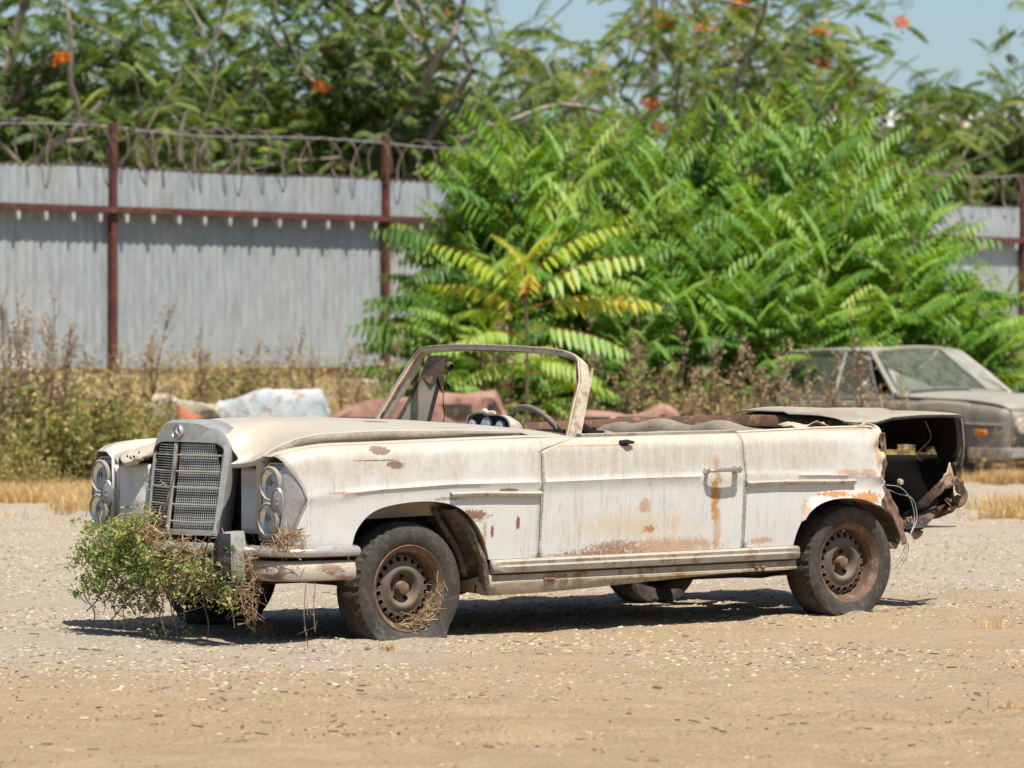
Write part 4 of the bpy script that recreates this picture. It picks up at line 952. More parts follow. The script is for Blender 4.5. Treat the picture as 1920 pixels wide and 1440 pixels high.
# wheel arch liners
for (A, nm, xb) in ((ARCHF, 'front', None), (ARCHR, 'rear', None)):
    for sgn in (1, -1):
        pts = [(p[0], p[1]) for p in A]
        if nm == 'rear': pts = pts + [(-1.68, .47), (-1.74, .36)]
        cx = 1.35 if nm == 'front' else -1.36
        if nm == 'front': pts = [p for p in pts if p[1] > .29] + [(.90, .20)]
        rr = []
        for (x_, z_) in pts:
            row = []
            for t in np.linspace(0, 1, 9):
                k = 1.0 + .10 * sstep(t, 0, .25); xx = cx + (x_ - cx) * k; zz = .28 + (z_ - .28) * (1 + .10 * sstep(t, 0, .25)); y = (Wd(cx) - .055) - .45 * t
                nz = .03 * (float(fbm(xx * 5, zz * 5 + t * 3, 3, 6)) - .5) * (t > .05) + .02 * sin(t * 16 + xx * 7) * (t > .1)
                row.append((xx + nz, sgn * y, zz + nz))
            rr.append(row)
        cpart(MB().grid(rr), 'wheel_arch_liner', M_liner, solid=.004)
# mud flap / bulkhead wall behind the front wheels with crumpled flanges
for sgn in (1, -1):
    rr = []
    for i, z_ in enumerate(np.linspace(.20, .60, 14)):
        rr.append([(.93 + .22 * ((z_ - .2) / .4) ** 2.2 + .018 * sin(j * 1.9 + z_ * 20) - .03 * (j / 8), sgn * (.86 - .055 * j), z_) for j in range(9)])
    cpart(MB().grid(rr), 'splash_panel', M_liner, solid=.003)
    if sgn > 0:
        cpart(MB().tube(catmull([(1.10, .80, .60), (1.04, .82, .52), (1.0, .83, .44), (.965, .84, .36), (.95, .84, .28), (.93, .83, .22)], 5), [.018, .02, .022, .02, .02, .022] * 4 + [.02] * 2, 6).tube(catmull([(1.15, .70, .60), (1.08, .70, .50), (1.02, .72, .40), (1.0, .75, .28)], 5), .014, 6), 'flange', M_liner)

# ---- front: grille, shell, badge
GR = empty('grille', (0, -.028, 0)); GR.parent = car
ZG0, ZG1 = .50, .905
def gx(y, z): return 2.065 + .075 * (1 - (abs(y) / .30) ** 1.15) - .055 * (z - .5) / .45      # V fronted and raked back
def arc_outline(hw, zb, zt, crown, n=40):
    P = [(-hw * .93, zb)]
    for t in np.linspace(0, 1, 8): P.append((-hw * (.93 + .07 * t), lerp(zb, zt - .10, t)))
    for t in np.linspace(0, 1, n):
        a = pi * (1 - t); c_, s_ = cos(a), sin(a); e = .62
        P.append((hw * math.copysign(abs(c_) ** e, c_), zt - .10 + (.10 + crown) * abs(s_) ** .72 * (.62 + .38 * abs(s_)) ))
    for t in np.linspace(0, 1, 8): P.append((hw * (1 - .07 * t), lerp(zt - .10, zb, t)))
    P.append((hw * .93, zb)); return P
def arc_outline_old(hw, zb, zt, crown, n=40):
    """closed-top outline from bottom left up over the crown to bottom right"""
    P = [(-hw * .93, zb)]; rr = .10
    for t in np.linspace(0, 1, 8): P.append((-hw * (.93 + .07 * t), lerp(zb, zt - rr, t)))
    for t in np.linspace(0, 1, n):
        y = -hw + 2 * hw * t; s_ = abs(y) / hw; P.append((y, zt - rr * (s_ ** 6) + crown * (1 - s_ ** 2) ))
    for t in np.linspace(0, 1, 8): P.append((hw * (1 - .07 * t), lerp(zt - rr, zb, t)))
    P.append((hw * .93, zb)); return P
ins = [(-.272, ZG0)] + [(-.272 - .006 * t, lerp(ZG0, ZG1, t)) for t in np.linspace(0, 1, 8)] + [(-.278 + .556 * t, ZG1 + .006 * (1 - (2 * t - 1) ** 2)) for t in np.linspace(0, 1, 40)] + [(.278 - .006 * t, lerp(ZG1, ZG0, t)) for t in np.linspace(0, 1, 8)] + [(.272, ZG0)]
mid_ = arc_outline(.300, .485, .945, .055)
out_ = arc_outline(.318, .483, .952, .060)
def proj_rows(): 
    r1 = [(gx(min(abs(y), .29), z) - .030, y, z) for y, z in ins]
    r2 = [(gx(min(abs(y), .29), z) - .004, y * 1.0, z) for y, z in ins]
    r3 = [(gx(min(abs(y * .95), .29), min(z, .97)) + .002, y * .985, z) for y, z in mid_]
    r4 = [(gx(min(abs(y * .9), .3), min(z, .97)) - .016, y, z) for y, z in out_]
    r5 = [(gx(.3, min(z, .97)) - .080 + .02 * (1 - (abs(y) / .34) ** 2), y * 1.005, z + .003) for y, z in out_]
    return [r1, r2, r3, r4, r5]
RW = proj_rows(); m = MB().grid(RW); m.build('grille_shell', M_shell, GR, solid=.003)
z0, z1 = ZG0, ZG1
m = MB()
for z_ in np.arange(z0 + .006, z1, .0118):      # fine horizontal wires / louvres
    for sgn in (1, -1):
        P = [(gx(y, z_) - .020, y, z_) for y in np.linspace(.004, .275, 5) * sgn]
        m.tube(P, 0, sect=[(-.0017, -.005 - .006 * (sgn < 0)), (.0017, -.005 - .006 * (sgn < 0)), (.0017, .003), (-.0017, .003)], up=(0, 0, 1), cap=False)
for y in np.arange(.014, .275, .0125):
    m.tube([(gx(y, z_) - .017, y, z_) for z_ in np.linspace(z0, z1, 7)], .0020, 4, cap=False)
for y in np.arange(.03, .275, .03):
    m.tube([(gx(-y, z_) - .026, -y, z_) for z_ in np.linspace(z0, z1, 5)], .0013, 4, cap=False)
m.build('grille_mesh', M_shell, GR, smooth=False)
m = MB()
for z_ in (.545, .622, .700, .775, .850):
    for sgn in (1, -1):
        sag = .004 if z_ < .6 else 0
        m.tube([(gx(y, z_) - .006, y, z_ - sag * sin(abs(y) * 11)) for y in np.linspace(.0, .276, 6) * sgn], .0042, 6, cap=False)
m.build('crossbars', M_shell, GR)
m = MB().tube([(gx(0, z_) + .004, 0, z_) for z_ in np.linspace(z0 - .004, z1, 8)], 0, sect=[(-.006, -.007), (.006, -.007), (.006, .007), (-.006, .007)], up=(1, 0, 0)); m.build('centre_bar', M_shell, GR)
m = MB().tube([(gx(y, z0) - .004, y, z0 - .006) for y in np.linspace(-.276, .276, 13)], 0, sect=[(-.012, -.012), (.012, -.012), (.012, .008), (-.012, .008)], up=(0, 0, 1)); m.build('lower_bar', M_shell, GR)
m = MB().box((2.02, 0, .70), (.008, .56, .43)); m.build('radiator', M_black, GR, smooth=False)
# star badge: ring + three points, on the crown of the shell
bd = empty('badge', (gx(0, .95) + .006, 0, .957)); bd.parent = GR; bd.rotation_euler = (0, R(-7), 0)
MB().lathe([(.001, .0), (.030, .0), (.034, .004), (.036, .0), (.036, -.012)], 32, 'x').build('disc', M_bez, bd)
m = MB(); m.lathe([(.031, .001), (.034, .006), (.037, .001), (.034, -.002)], 32, 'x')
for k in range(3):
    a = pi / 2 + k * 2 * pi / 3; c_, s_ = cos(a), sin(a); w2 = .006
    m.add([(.012, 0, 0), (.002, -s_ * w2 + 0, c_ * w2), (.003, c_ * .032, s_ * .032), (.002, s_ * w2, -c_ * w2)], [(0, 1, 2), (0, 2, 3)])
m.build('star', M_chrome, bd, smooth=False)

# ---- panels between grille and headlamps (open air intakes, dark slot by the shell)
for sgn in (1, -1):
    rr = []
    for z_ in np.linspace(.50, .80, 12):
        row = []
        for y in np.linspace(.362, .655, 12):
            d = 0.0; 
            if z_ > .665: d = .03 + .02 * sin((z_ - .665) / .135 * pi)
            else: d = .02 * sin((z_ - .5) / .165 * pi) * -.8 + (.018 if z_ > .64 else 0)
            if y < .392: d += (.392 - y) * 2.6
            d = .012 + .35 * (d - .012) if y >= .392 else .012 + (.392 - y) * 2.6; row.append((2.035 - d, sgn * y, z_))
        rr.append(row)
    m = MB().grid(rr)
    if sgn < 0: m = MB().grid(rr[:])
    cpart(m, 'front_panel', P_plain if sgn < 0 else paint('inner_front_panel', (.42, .42, .42), (.26, .22, .17), [(2.02, 0, .735, .5, 0, .065, (.30, .26, .20), .2)], grime=.45, dustc=(.36, .31, .24), dusta=.6, streak=False), solid=.003)
    m = MB().box((1.95, sgn * .36, .65), (.02, .18, .34))
    for k in range(12): m.box((1.965, sgn * .35, .50 + .026 * k), (.02, .14, .005))
    cpart(m, 'intake', M_black, smooth=False)
# ---- headlamp units: tall bezel, two round lamps and a clear side lamp (both look towards the camera side alike)
def lamp_unit(yo, name, side):
    root = empty(name, (0, 0, 0)); root.parent = car
    inner, outer = yo - .095, yo + .085
    rr = []
    zs = np.linspace(.478, .825, 22)
    for z_ in zs:
        t = (z_ - .478) / .347
        xe = bez_x(z_); ye = side_y(xe, z_) + .004 - .735 + yo; wi = .095 * (1 - max(0, (t - .86) / .14) ** 2 * .35)
        row = []; xf = 2.082 - .02 * t * t - .10 * max(0, t - .8) ** 1.2
        for k in range(17):
            s_ = k / 16; y = yo - wi + (ye - yo + wi) * s_; q = max(0, (y - (yo + .030)) / (ye - yo - .030)); row.append((lerp(xf, xe, q ** 1.7), y, z_))
        rr.append(row)
    m = MB().grid(rr); m.build('bezel', M_bez, root, solid=.006)
    # rim of the bezel
    edge = [rr[i][0] for i in range(22)] + rr[-1][1:] + [rr[i][-1] for i in range(20, -1, -1)] + rr[0][-2:0:-1]
    MB().tube([(p[0] + .003, p[1], p[2]) for p in edge] + [(edge[0][0] + .003, edge[0][1], edge[0][2])], .004, 6, cap=False).build('bezel_rim', M_shell, root)
    for zc, rad in ((.735, .077), (.574, .075)):
        y = yo - .012; xb = 2.088 - (.012 if zc > .7 else .0)
        L = empty('headlight', (xb, y, zc)); L.parent = root
        MB().lathe([(rad, .0), (rad + .003, .012), (rad - .004, .018), (rad - .008, .008)], 36, 'x').build('lamp_ring', M_trim, L)
        MB().lathe([((rad - .006) * q, -.032 + .040 * q * q) for q in (1, .9, .8, .7, .6, .5, .4, .3, .2, .1, .01)], 36, 'x').build('reflector', M_mirror, L)
        MB().tube([(.012, -.006, -.01), (.012, -.006, .018), (.012, .010, .018), (.012, .010, -.01)], .0022, 5).tube([(.012, .01, .006), (.012, .03, .006)], .002, 4).build('bulb_shield', M_black, L)
        MB().lathe([(rad - .003, .014), (rad * .75, .022), (rad * .4, .027), (.001, .029)], 30, 'x').build('lens', M_lens, L)
    S_ = empty('side_lamp', (2.082, yo + .052, .655)); S_.parent = root; S_.rotation_euler = (0, 0, R(24)); S_.scale = (1, .62, 1.25)
    MB().lathe([(.050, .0), (.052, .014), (.046, .020)], 28, 'x').build('lamp_ring', M_bez, S_)
    MB().lathe([(.047, .014), (.036, .022), (.02, .027), (.001, .029)], 28, 'x').build('lens', M_clear, S_)
    MB().box((.004, 0, 0), (.006, .08, .08)).box((.02, .01, .012), (.02, .016, .006)).box((.02, .01, -.008), (.02, .016, .006)).build('lamp_base', M_refl, S_, False)
    # collar joining bezel and fender
    ring = [rr[i][-1] for i in range(22)] + rr[-1][::-1]
    return root
lamp_unit(.735, 'headlight_unit', 1); lamp_unit(-.685, 'headlight_unit', -1)
# fender noses that carry the bezels
for sgn in (1, -1):
    for inner in (0, 1):
        pass
    rr = []
    yo = .735 if sgn > 0 else -.685
    for z_ in np.linspace(.47, .83, 14):
        a = yo - .095 if sgn > 0 else yo + .115
        rr.append([(2.07 - .10 * k / 5 if sgn > 0 else 2.0 - .14 * (k / 5), a + (.012 * k / 5 if sgn > 0 else .03 * k / 5), z_) for k in range(6)])
    cpart(MB().grid(rr), 'fender_inner_wall', P_plain, solid=.003)
m = MB(); yo = -.685      # top and inboard cheek of the far fender nose
rr = []
for x_ in np.linspace(1.55, 2.06, 14):
    t = (x_ - 1.55) / .51; row = []
    for k in range(12):
        q = k / 11; y = lerp(-.80 + .05 * t, -.52 - .06 * t ** 1.5, q)
        z = ztop(x_) - .012 - .05 * max(0, t - .6) / .4 - .03 * q ** 2 - .10 * (max(0, q - .75) / .25) ** 2 * t
        row.append((x_, y, z))
    rr.append(row)
cpart(m.grid(rr), 'fender_nose', P_plain, solid=.004)
m = MB(); rr = []
for z_ in np.linspace(.47, .80, 12):
    rr.append([(lerp(2.055, 1.90, k / 6), lerp(-.575, -.43, (k / 6) ** .8), z_ + .0) for k in range(7)])
cpart(m.grid(rr), 'fender_cheek', P_plain, solid=.004)
# scribbled flaking marks on the far fender
m = MB(); r_ = random.Random(9); 
for k in range(7):
    y = -.55 + .032 * k; z = .845 + .004 * (k % 2); x = 2.0
    P = [(x + .052 - .0 * k, y + .011 * cos(q * 1.4 + k), z - .02 + .010 * sin(q * 1.9 + k * 2)) for q in range(5)]; m.tube(P, .0028, 4)
cpart(m, 'flaked_lettering', M_black)

# ---- bumpers
def bpath(off=0, x_end=1.72, n=10):
    P = [(x_end, .905 + off * .3), (1.85, .905 + off * .5), (1.98, .895 + off), (2.06, .865 + off), (2.125, .80), (2.16, .70), (2.185, .55), (2.20, .3), (2.205, 0)]
    P = [(a + (off if i > 3 else 0), b) for i, (a, b) in enumerate(P)]
    P = P + [(a, -b) for a, b in P[-2::-1] if b < .6] + [(2.17 + off, -.64)]; return catmull([(a, b, 0) for a, b in P], 5)
bmp = empty('front_bumper'); bmp.parent = car
def sweep(zc, prof, off, x_end, nm, mat, ztwist=0):
    P = bpath(off, x_end); pts = [(p[0], p[1], zc + .004 * sin(p[1] * 3)) for p in P]
    return MB().tube(pts, 0, sect=[(a, -b) for a, b in prof][::-1], up=(0, 0, 1)).build(nm, mat, bmp, solid=0)
# section axes: (up, inwards)
sweep(.428, [(-.026, -.010), (-.021, .006), (-.010, .016), (.000, .018), (.010, .013), (.018, .002), (.023, -.014), (.024, -.04), (-.024, -.04)][::-1], .0, 1.725, 'upper_blade', M_bchrome)
sweep(.338, [(-.040, -.045), (-.043, -.008), (-.036, .004), (-.015, .011), (.012, .010), (.034, .003), (.046, -.012), (.048, -.05), (-.03, -.06)][::-1], -.010, 1.745, 'lower_valance', M_bumper)
sweep(.394, [(-.010, -.05), (-.010, -.03), (.008, -.03), (.008, -.05)][::-1], -.02, 1.76, 'bumper_gap', M_black)
for sgn in (1,):
    ov = empty('overrider', (2.235, sgn * .625, .405)); ov.parent = bmp; ov.scale = (.9, .74, 1.02); ov.rotation_euler = (0, R(2), sgn * R(4))
    rr = []
    for t in np.linspace(0, 1, 13):
        z = -.112 + .224 * t; k = 1 - .38 * abs(2 * t - 1) ** 3; bul = .052 + .012 * sin(pi * t) - .02 * abs(2 * t - 1) ** 4
        rr.append([(-.07, -.048 * k, z), (-.01, -.050 * k, z), (bul * .8, -.042 * k, z), (bul, -.02 * k, z), (bul, .02 * k, z), (bul * .8, .042 * k, z), (-.01, .050 * k, z), (-.07, .048 * k, z)])
    m = MB().grid(rr); m.add(rr[0], [tuple(range(8))]); m.add(rr[-1], [tuple(reversed(range(8)))]); m.build('overrider_body', M_shell, ov)
    rr = []
    for t in np.linspace(0.03, .97, 11):
        z = -.112 + .224 * t; k = 1 - .38 * abs(2 * t - 1) ** 3; bul = .052 + .012 * sin(pi * t) - .02 * abs(2 * t - 1) ** 4
        rr.append([(bul * .6, -.0465 * k - .002, z), (bul * .83 + .005, -.043 * k - .002, z), (bul + .030, -.024 * k, z), (bul + .032, .026 * k, z), (bul + .012, .050 * k, z), (bul * .5, .053 * k, z)])
    m = MB().grid(rr); m.add(rr[0], [tuple(range(6))]); m.add(rr[-1], [tuple(reversed(range(6)))]); m.build('rubber_pad', M_rubber, ov)

# ---- wheels
def wheel(cx, cy, hz, sgn, flat, name, seed, R0=.300):
    root = empty('wheel', (cx, cy, hz)); root.parent = car
    prof = [(.188, -.070), (.205, -.085), (.235, -.096), (.262, -.096), (.283, -.086), (.294, -.070), (.2985, -.045), (.3, 0), (.2985, .045), (.294, .070), (.283, .086), (.262, .096), (.235, .096), (.205, .085), (.188, .070)]
    m = MB(); n = 96; rows = []
    for i in range(n + 1):
        a = 2 * pi * (i % n) / n; row = []
        for j, (r_, h) in enumerate(prof):
            r2 = r_ * R0 / .3 if r_ > .2 else r_
            if 5 <= j <= 9:
                if (i // 1) % 2 == 0 and j in (4, 5, 9, 10): r2 -= .010
                if i % 4 == 0: r2 -= .005
            z = r2 * sin(a); x = r2 * cos(a); y = h * sgn
            floor_ = -hz + .004
            if z < floor_ + .05:
                k = (floor_ + .05 - z) ; press = max(0, k)
                if flat: bulge = min(.034, press * .62) * (1 if abs(h) > .03 else 0); y += sgn * math.copysign(bulge, h) * sstep(r2, .19, .26); x *= 1 + .10 * min(1, press / .08) * (1 if r2 > .22 else 0)
                else: y += sgn * math.copysign(min(.012, press * .4), h) * sstep(r2, .19, .26)
            z = max(z, floor_ + (.002 if abs(h) < .08 else .006))
            row.append((x, y, z))
        rows.append(row)
    m.grid(rows); m.build('tyre', M_tyre, root)
    # rim: lip, well and holed disc, outer face at +y*sgn
    rim = empty('rim', (0, 0, 0)); rim.parent = root
    lp = [(.186, -.07), (.186, .045), (.192, .066), (.200, .076), (.203, .080), (.199, .084), (.190, .078), (.180, .066), (.172, .060), (.168, .045), (.166, .018), (.162, .006)]
    MB().lathe([(a, b * sgn) for a, b in lp], 56).build('rim_lip', M_rimlip, rim)
    m = MB(); N = 20; ra, rb, rm = .108, .160, .136; hr = .0130
    def cyl(r_, a, y): return (r_ * cos(a), y, r_ * sin(a))
    def yof(r_): return sgn * (float(np.interp(r_, [.0, .045, .060, .074, .088, .104, .116, .152, .160], [.008, .008, .012, .036, .043, .036, .030, .022, .006])))
    for k in range(N):
        a0 = 2 * pi * k / N; da = 2 * pi / N; outer = []; inner = []; back = []
        for (fa, fr) in ((0, 0), (.5, 0), (1, 0), (1, .5), (1, 1), (.5, 1), (0, 1), (0, .5)):
            rr_ = lerp(.120, .160, fr); outer.append(cyl(rr_, a0 + da * fa, yof(rr_)))
            an = math.atan2(fr - .5, fa - .5); r2 = rm + hr * sin(an); ang = a0 + da * .5 + hr * cos(an) / rm
            inner.append(cyl(r2, ang, yof(r2) + sgn * .001)); back.append(cyl(r2, ang, yof(r2) - sgn * .012))
        kk = len(m.v); m.v += outer + inner + back
        for i in range(8):
            j = (i + 1) % 8; m.f.append((kk + i, kk + j, kk + 8 + j, kk + 8 + i)); m.f.append((kk + 8 + i, kk + 8 + j, kk + 16 + j, kk + 16 + i))
    m.lathe([(r_, yof(r_)) for r_ in (.120, .114, .108, .10, .092, .085, .078, .070, .062, .045, .03)], 60)
    m.build('disc', M_rim, rim)
    MB().lathe([(.165, -.02 * sgn), (.001, -.02 * sgn)], 40).build('drum', M_black, rim)
    hub = empty('hub', (0, 0, 0)); hub.parent = root
    MB().lathe([(.034, sgn * .008), (.033, sgn * .030), (.028, sgn * .044), (.016, sgn * .050), (.001, sgn * .051)], 24).build('hub_cap', M_rimlip, hub)
    m = MB()
    for k in range(5 if sgn > 0 else 0):
        a = 2 * pi * k / 5 + .4; MB().lathe([(.011, sgn * .008), (.010, sgn * .022), (.001, sgn * .024)], 6, 'y', (.054 * cos(a), 0, .054 * sin(a))).build('wheel_bolt', M_black, hub, smooth=False)
    return root
wf = wheel(1.374, .735, .240, 1, True, 'fl', 1, .308)
wr = wheel(-1.375, .735, .272, 1, False, 'rl', 2, .296)
wheel(1.374, -.735, .262, -1, True, 'fr', 3, .300)
wheel(-1.375, -.735, .278, -1, False, 'rr', 4, .296)
wf['label'] = 'flat front wheel with rusty pierced rim'; wr['label'] = 'rear wheel with dusty rim and firm tyre'
# dried grass caught in the flat wheel
r = np.random.default_rng(5); n = 260; a = r.normal(-.95, .45, n); rr_ = r.normal(.165, .02, n)
P = np.stack([1.374 - rr_ * np.cos(a) * 1.0, .735 + .07 + .02 * r.random(n), .24 + rr_ * np.sin(a)], -1)
d = r.normal(size=(n, 3)) * np.array([.02, .006, .014]); e = np.cross(d, r.normal(size=(n, 3))); e = e / np.linalg.norm(e, axis=1)[:, None] * .0016
V = np.stack([P - d - e, P - d + e, P + d + e, P + d - e], 1).reshape(-1, 3)
tag(link('straw_tuft', np_mesh('straw_tuft', V, np.arange(len(V)).reshape(-1, 4), M_seedhead, np.repeat(r.random(n), 4)), car), kind='stuff')

# ---- windscreen frame
WB_ = [(.405, .785, .915), (.375, .770, .98), (.33, .745, 1.07), (.275, .715, 1.17), (.250, .680, 1.25), (.236, .655, 1.283), (.228, .600, 1.306), (.235, .5, 1.326), (.258, .3, 1.340), (.265, .1, 1.346), (.262, -.1, 1.350), (.25, -.3, 1.350), (.235, -.5, 1.345), (.222, -.60, 1.336), (.225, -.655, 1.31), (.235, -.685, 1.27), (.275, -.715, 1.19), (.33, -.745, 1.09), (.375, -.770, 1.0), (.405, -.785, .93)]
pth = catmull(WB_, 5); CT = Vector((.2, 0, 1.05))
def frame_tube(path, a_out, a_in, b_f, b_b):
    m = MB(); k0 = 0; N = len(path); P = [Vector(p) for p in path]
    for i, p in enumerate(P):
        t = (P[min(i + 1, N - 1)] - P[max(i - 1, 0)]).normalized()
        fwd = Vector((1, 0, .62)).normalized(); fwd = (fwd - t * fwd.dot(t)).normalized(); o = t.cross(fwd)
        c = p - CT; c.x = 0
        if o.dot(c) < 0: o = -o
        hdr = sstep(p.z, 1.25, 1.33); bb = lerp(b_b, b_b * .55, hdr)
        for (u_, v_) in ((a_out, b_f), (a_out * 1.1, 0), (a_out, -bb), (-a_in * .4, -bb), (-a_in, -bb * .4), (-a_in, b_f * .4), (-a_in * .3, b_f)): m.v.append(tuple(p + o * u_ + fwd * v_))
    for i in range(N - 1):
        for j in range(7): j2 = (j + 1) % 7; m.f.append((i * 7 + j, i * 7 + j2, (i + 1) * 7 + j2, (i + 1) * 7 + j))
    m.f.append(tuple(range(7))); m.f.append(tuple(reversed(range((N - 1) * 7, N * 7)))); return m
M_wsf = pm('weathered_frame', (.52, .46, .37), (.40, .34, .26), (.26, .15, .075), scale=6, rough=.6, bump=.2, dust=(.55, .48, .37), dust_amt=.4)
wsf = frame_tube(pth, .012, .014, .012, .050).build('windscreen_frame', M_wsf, car, merge=True)
inner = [tuple(Vector(p) + (CT - Vector(p)).normalized() * .02 + Vector((.008, 0, .006))) for p in pth]
MB().tube(inner, .006, 6).build('glass_seal', M_rust, wsf)
MB().tube([(p[0] + .012, p[1], p[2] + .012) for p in pth], .005, 5).build('chrome_lip', M_trim, wsf)
# slim vent pillar on the near door edge
cpart(MB().tube([(.335, .778, .93), (.262, .735, 1.08), (.19, .70, 1.25)], 0, sect=[(-.006, -.004), (.006, -.004), (.006, .004), (-.006, .004)], up=(1, 0, 0)), 'vent_channel', M_wsf)
# far side vent window: dusty triangle and dark channel
vw = empty('vent_window'); vw.parent = car
MB().poly([(.305, -.735, .94), (.13, -.725, .94), (.05, -.70, 1.245), (.145, -.705, 1.235)], (0, .004, 0)).build('glass', M_dglass, vw, False)
MB().tube([(.12, -.725, .93), (.055, -.71, 1.16), (.03, -.70, 1.28)], [.014, .013, .012], 6).build('channel', M_rubber, vw)
MB().tube([(.315, -.735, .94), (.20, -.72, 1.13), (.14, -.705, 1.245)], .010, 6).build('seal', M_under, vw)
MB().poly([(.165, -.715, 1.20), (.11, -.705, 1.16), (.07, -.70, 1.20), (.04, -.70, 1.12), (.02, -.695, 1.31), (.13, -.695, 1.31)], (0, .012, 0)).build('corner_plate', M_under, vw, False)
MB().lathe([(.001, 0), (.022, .004), (.026, .014), (.012, .03)], 12, 'y', (.005, -.69, 1.255)).box((.0, -.69, 1.295), (.05, .03, .012)).build('latch', M_under, vw)
MB().tube([(.0, -.69, 1.25), (.03, -.70, 1.1), (.02, -.70, 1.0), (.03, -.71, .94)], .003, 4).build('wire', M_black, vw)
# cowl
rr = []
for t in np.linspace(0, 1, 9):
    row = []
    for s_ in np.linspace(-1, 1, 31):
        x_ = lerp(.60 - .10 * (1 - s_ * s_), .385 - .0 * s_ * s_ + .03 * (1 - s_ * s_), t); row.append((x_, s_ * .775, .925 + .045 * (1 - s_ ** 2) ** .8 - .004 * t + (.004 if t > .8 else 0)))
    rr.append(row)
cpart(MB().grid(rr), 'cowl', P_hood, solid=.004)
cpart(MB().poly([(.655, .70, .928), (.36, .80, .922), (.36, .74, .926), (.66, .60, .936)], (0, 0, -.004)), 'cowl_corner', P_hood, smooth=False)

# ---- interior
dash = empty('dashboard'); dash.parent = car
MB().tube([(.36, y, .90 + .03 * (1 - (y / .75) ** 2)) for y in np.linspace(-.74, .74, 16)], 0, sect=[(-.08, -.05), (.03, -.05), (.035, .03), (-.08, .05)], up=(0, 0, 1)).build('dash_panel', M_under, dash)
clus = empty('instrument_cluster', (.34, .10, .985)); clus.scale = (.85,) * 3; clus.parent = dash; clus.rotation_euler = (R(4), R(-10), 0)
P = [(-.20, .010), (-.19, .045), (-.14, .060), (-.06, .058), (0, .045), (.10, .035), (.17, .012), (.205, -.02), (.215, -.05)]
Pc = catmull([(0, a, b) for a, b in P], 4)
MB().grid([[(q[0] - .09, q[1] * .96, q[2] - .0 + .008 * sin(q[1] * 30)), (q[0] + .02, q[1], q[2]), (q[0] + .022, q[1] * .98, q[2] - .008)] for q in Pc]).build('hood_cover', M_wsf, clus, solid=.006)
MB().tube([(q[0] + .026, q[1] * .98, q[2] - .004) for q in Pc], .0045, 5).build('chrome_edge', M_chrome, clus)
MB().poly([(-.01, q[1] * .97, q[2] - .006) for q in Pc] + [(-.01, .21, -.08), (-.01, -.20, -.08)], (.006, 0, 0)).build('face', M_rubber, clus, False)
for (y, z, r1) in ((-.16, -.01, .034), (-.03, -.015, .045), (.10, -.035, .038)):
    MB().lathe([(.001, .022), (r1 * .8, .022), (r1, .018), (r1, .0)], 18, 'x', (0, y, z)).build('gauge', M_gauge, clus)
MB().tube([(-.02, q, .06 + .012 * sin(q * 40)) for q in np.linspace(-.13, .0, 5)], [.01, .024, .02, .026, .01], 6).build('debris', M_wsf, clus)
SWc = Vector((.18, .28, .885)); SWn = Vector((-.88, 0, .47)).normalized(); a1 = Vector((0, 1, 0)); a2 = SWn.cross(a1)
sw = empty('steering_wheel'); sw.parent = car
Pw = [tuple(SWc + (a1 * cos(t) + a2 * sin(t)) * .200) for t in np.linspace(0, 2 * pi, 41)]
MB().tube(Pw, [.0145 + .001 * sin(i * 2.5) for i in range(41)], 8, cap=False).build('wheel_rim', pm('cracked_plastic', (.12, .095, .08), (.2, .16, .13), scale=14, rough=.8, bump=.6), sw)
MB().tube([tuple(SWc + a1 * .19 - SWn * .0), tuple(SWc - SWn * .04), tuple(SWc - a1 * .19)], .010, 6).lathe([(.001, .02), (.04, .015), (.05, -.03)], 16, 'x', tuple(SWc - SWn * .03)).tube([tuple(SWc), tuple(SWc - SWn * .35)], .02, 8).build('spokes', M_black, sw)
MB().tube([(.14, .66, .925), (.16, .60, .955), (.2, .5, .93)], [.02, .03, .02], 8).build('instrument_binnacle', M_black, dash)
def cushion(mb, c, d, bulge=.03, n=8):
    """padded block"""
    for ax, sg in ((0, 1), (0, -1), (1, 1), (1, -1), (2, 1), (2, -1)):
        rows_ = []
        for i in range(n + 1):
            row = []
            for j in range(n + 1):
                p = [0, 0, 0]; o = [k for k in range(3) if k != ax]; p[ax] = sg; p[o[0]] = -1 + 2 * i / n; p[o[1]] = -1 + 2 * j / n
                v = Vector(p); q = Vector([v[k] / (abs(v[0]) ** 6 + abs(v[1]) ** 6 + abs(v[2]) ** 6) ** (1 / 6) for k in range(3)])
                row.append((c[0] + q[0] * d[0] / 2, c[1] + q[1] * d[1] / 2, c[2] + q[2] * d[2] / 2))
            rows_.append(row)
        mb.grid(rows_ if sg > 0 else rows_[::-1])
    return mb
rs = empty('rear_seat'); rs.parent = car
rr = []      # bench back with pleats and a sagging top
for t in np.linspace(0, 1, 10):
    row = []
    for y in np.linspace(-.62, .62, 50):
        zz = .945 + .040 * math.exp(-((y - .28) / .16) ** 2) + .042 * math.exp(-((y + .18) / .17) ** 2) + .02 * math.exp(-((y + .5) / .1) ** 2) - .006 * (abs(sin(y * 14)) < .12)
        a = t * pi; row.append((-.98 - .09 * cos(a) * (1 if t < .5 else .8) - .12 * max(0, 0), y, zz - .07 + .07 * sin(a) - (.25 * (1 - t * 9) if t < .1 else 0) - (.2 if t > .95 else 0)))
    rr.append(row)
MB().grid(rr).build('backrest', M_seat, rs)
cushion(MB(), (-.80, 0, .62), (.45, 1.2, .16)).build('cushion', M_seat, rs)
for y in (.36, -.36):
    fs = empty('front_seat'); fs.parent = car
    cushion(MB(), (-.28, y, .60), (.5, .52, .15)).build('cushion', M_seat, fs)
    rot = Matrix.Rotation(R(-14), 3, 'Y'); m = MB(); cushion(m, (0, 0, 0), (.12, .50, .42)); m.v = [tuple(rot @ Vector(v) + Vector((-.60, y, .725))) for v in m.v]; m.build('backrest', M_seat, fs)
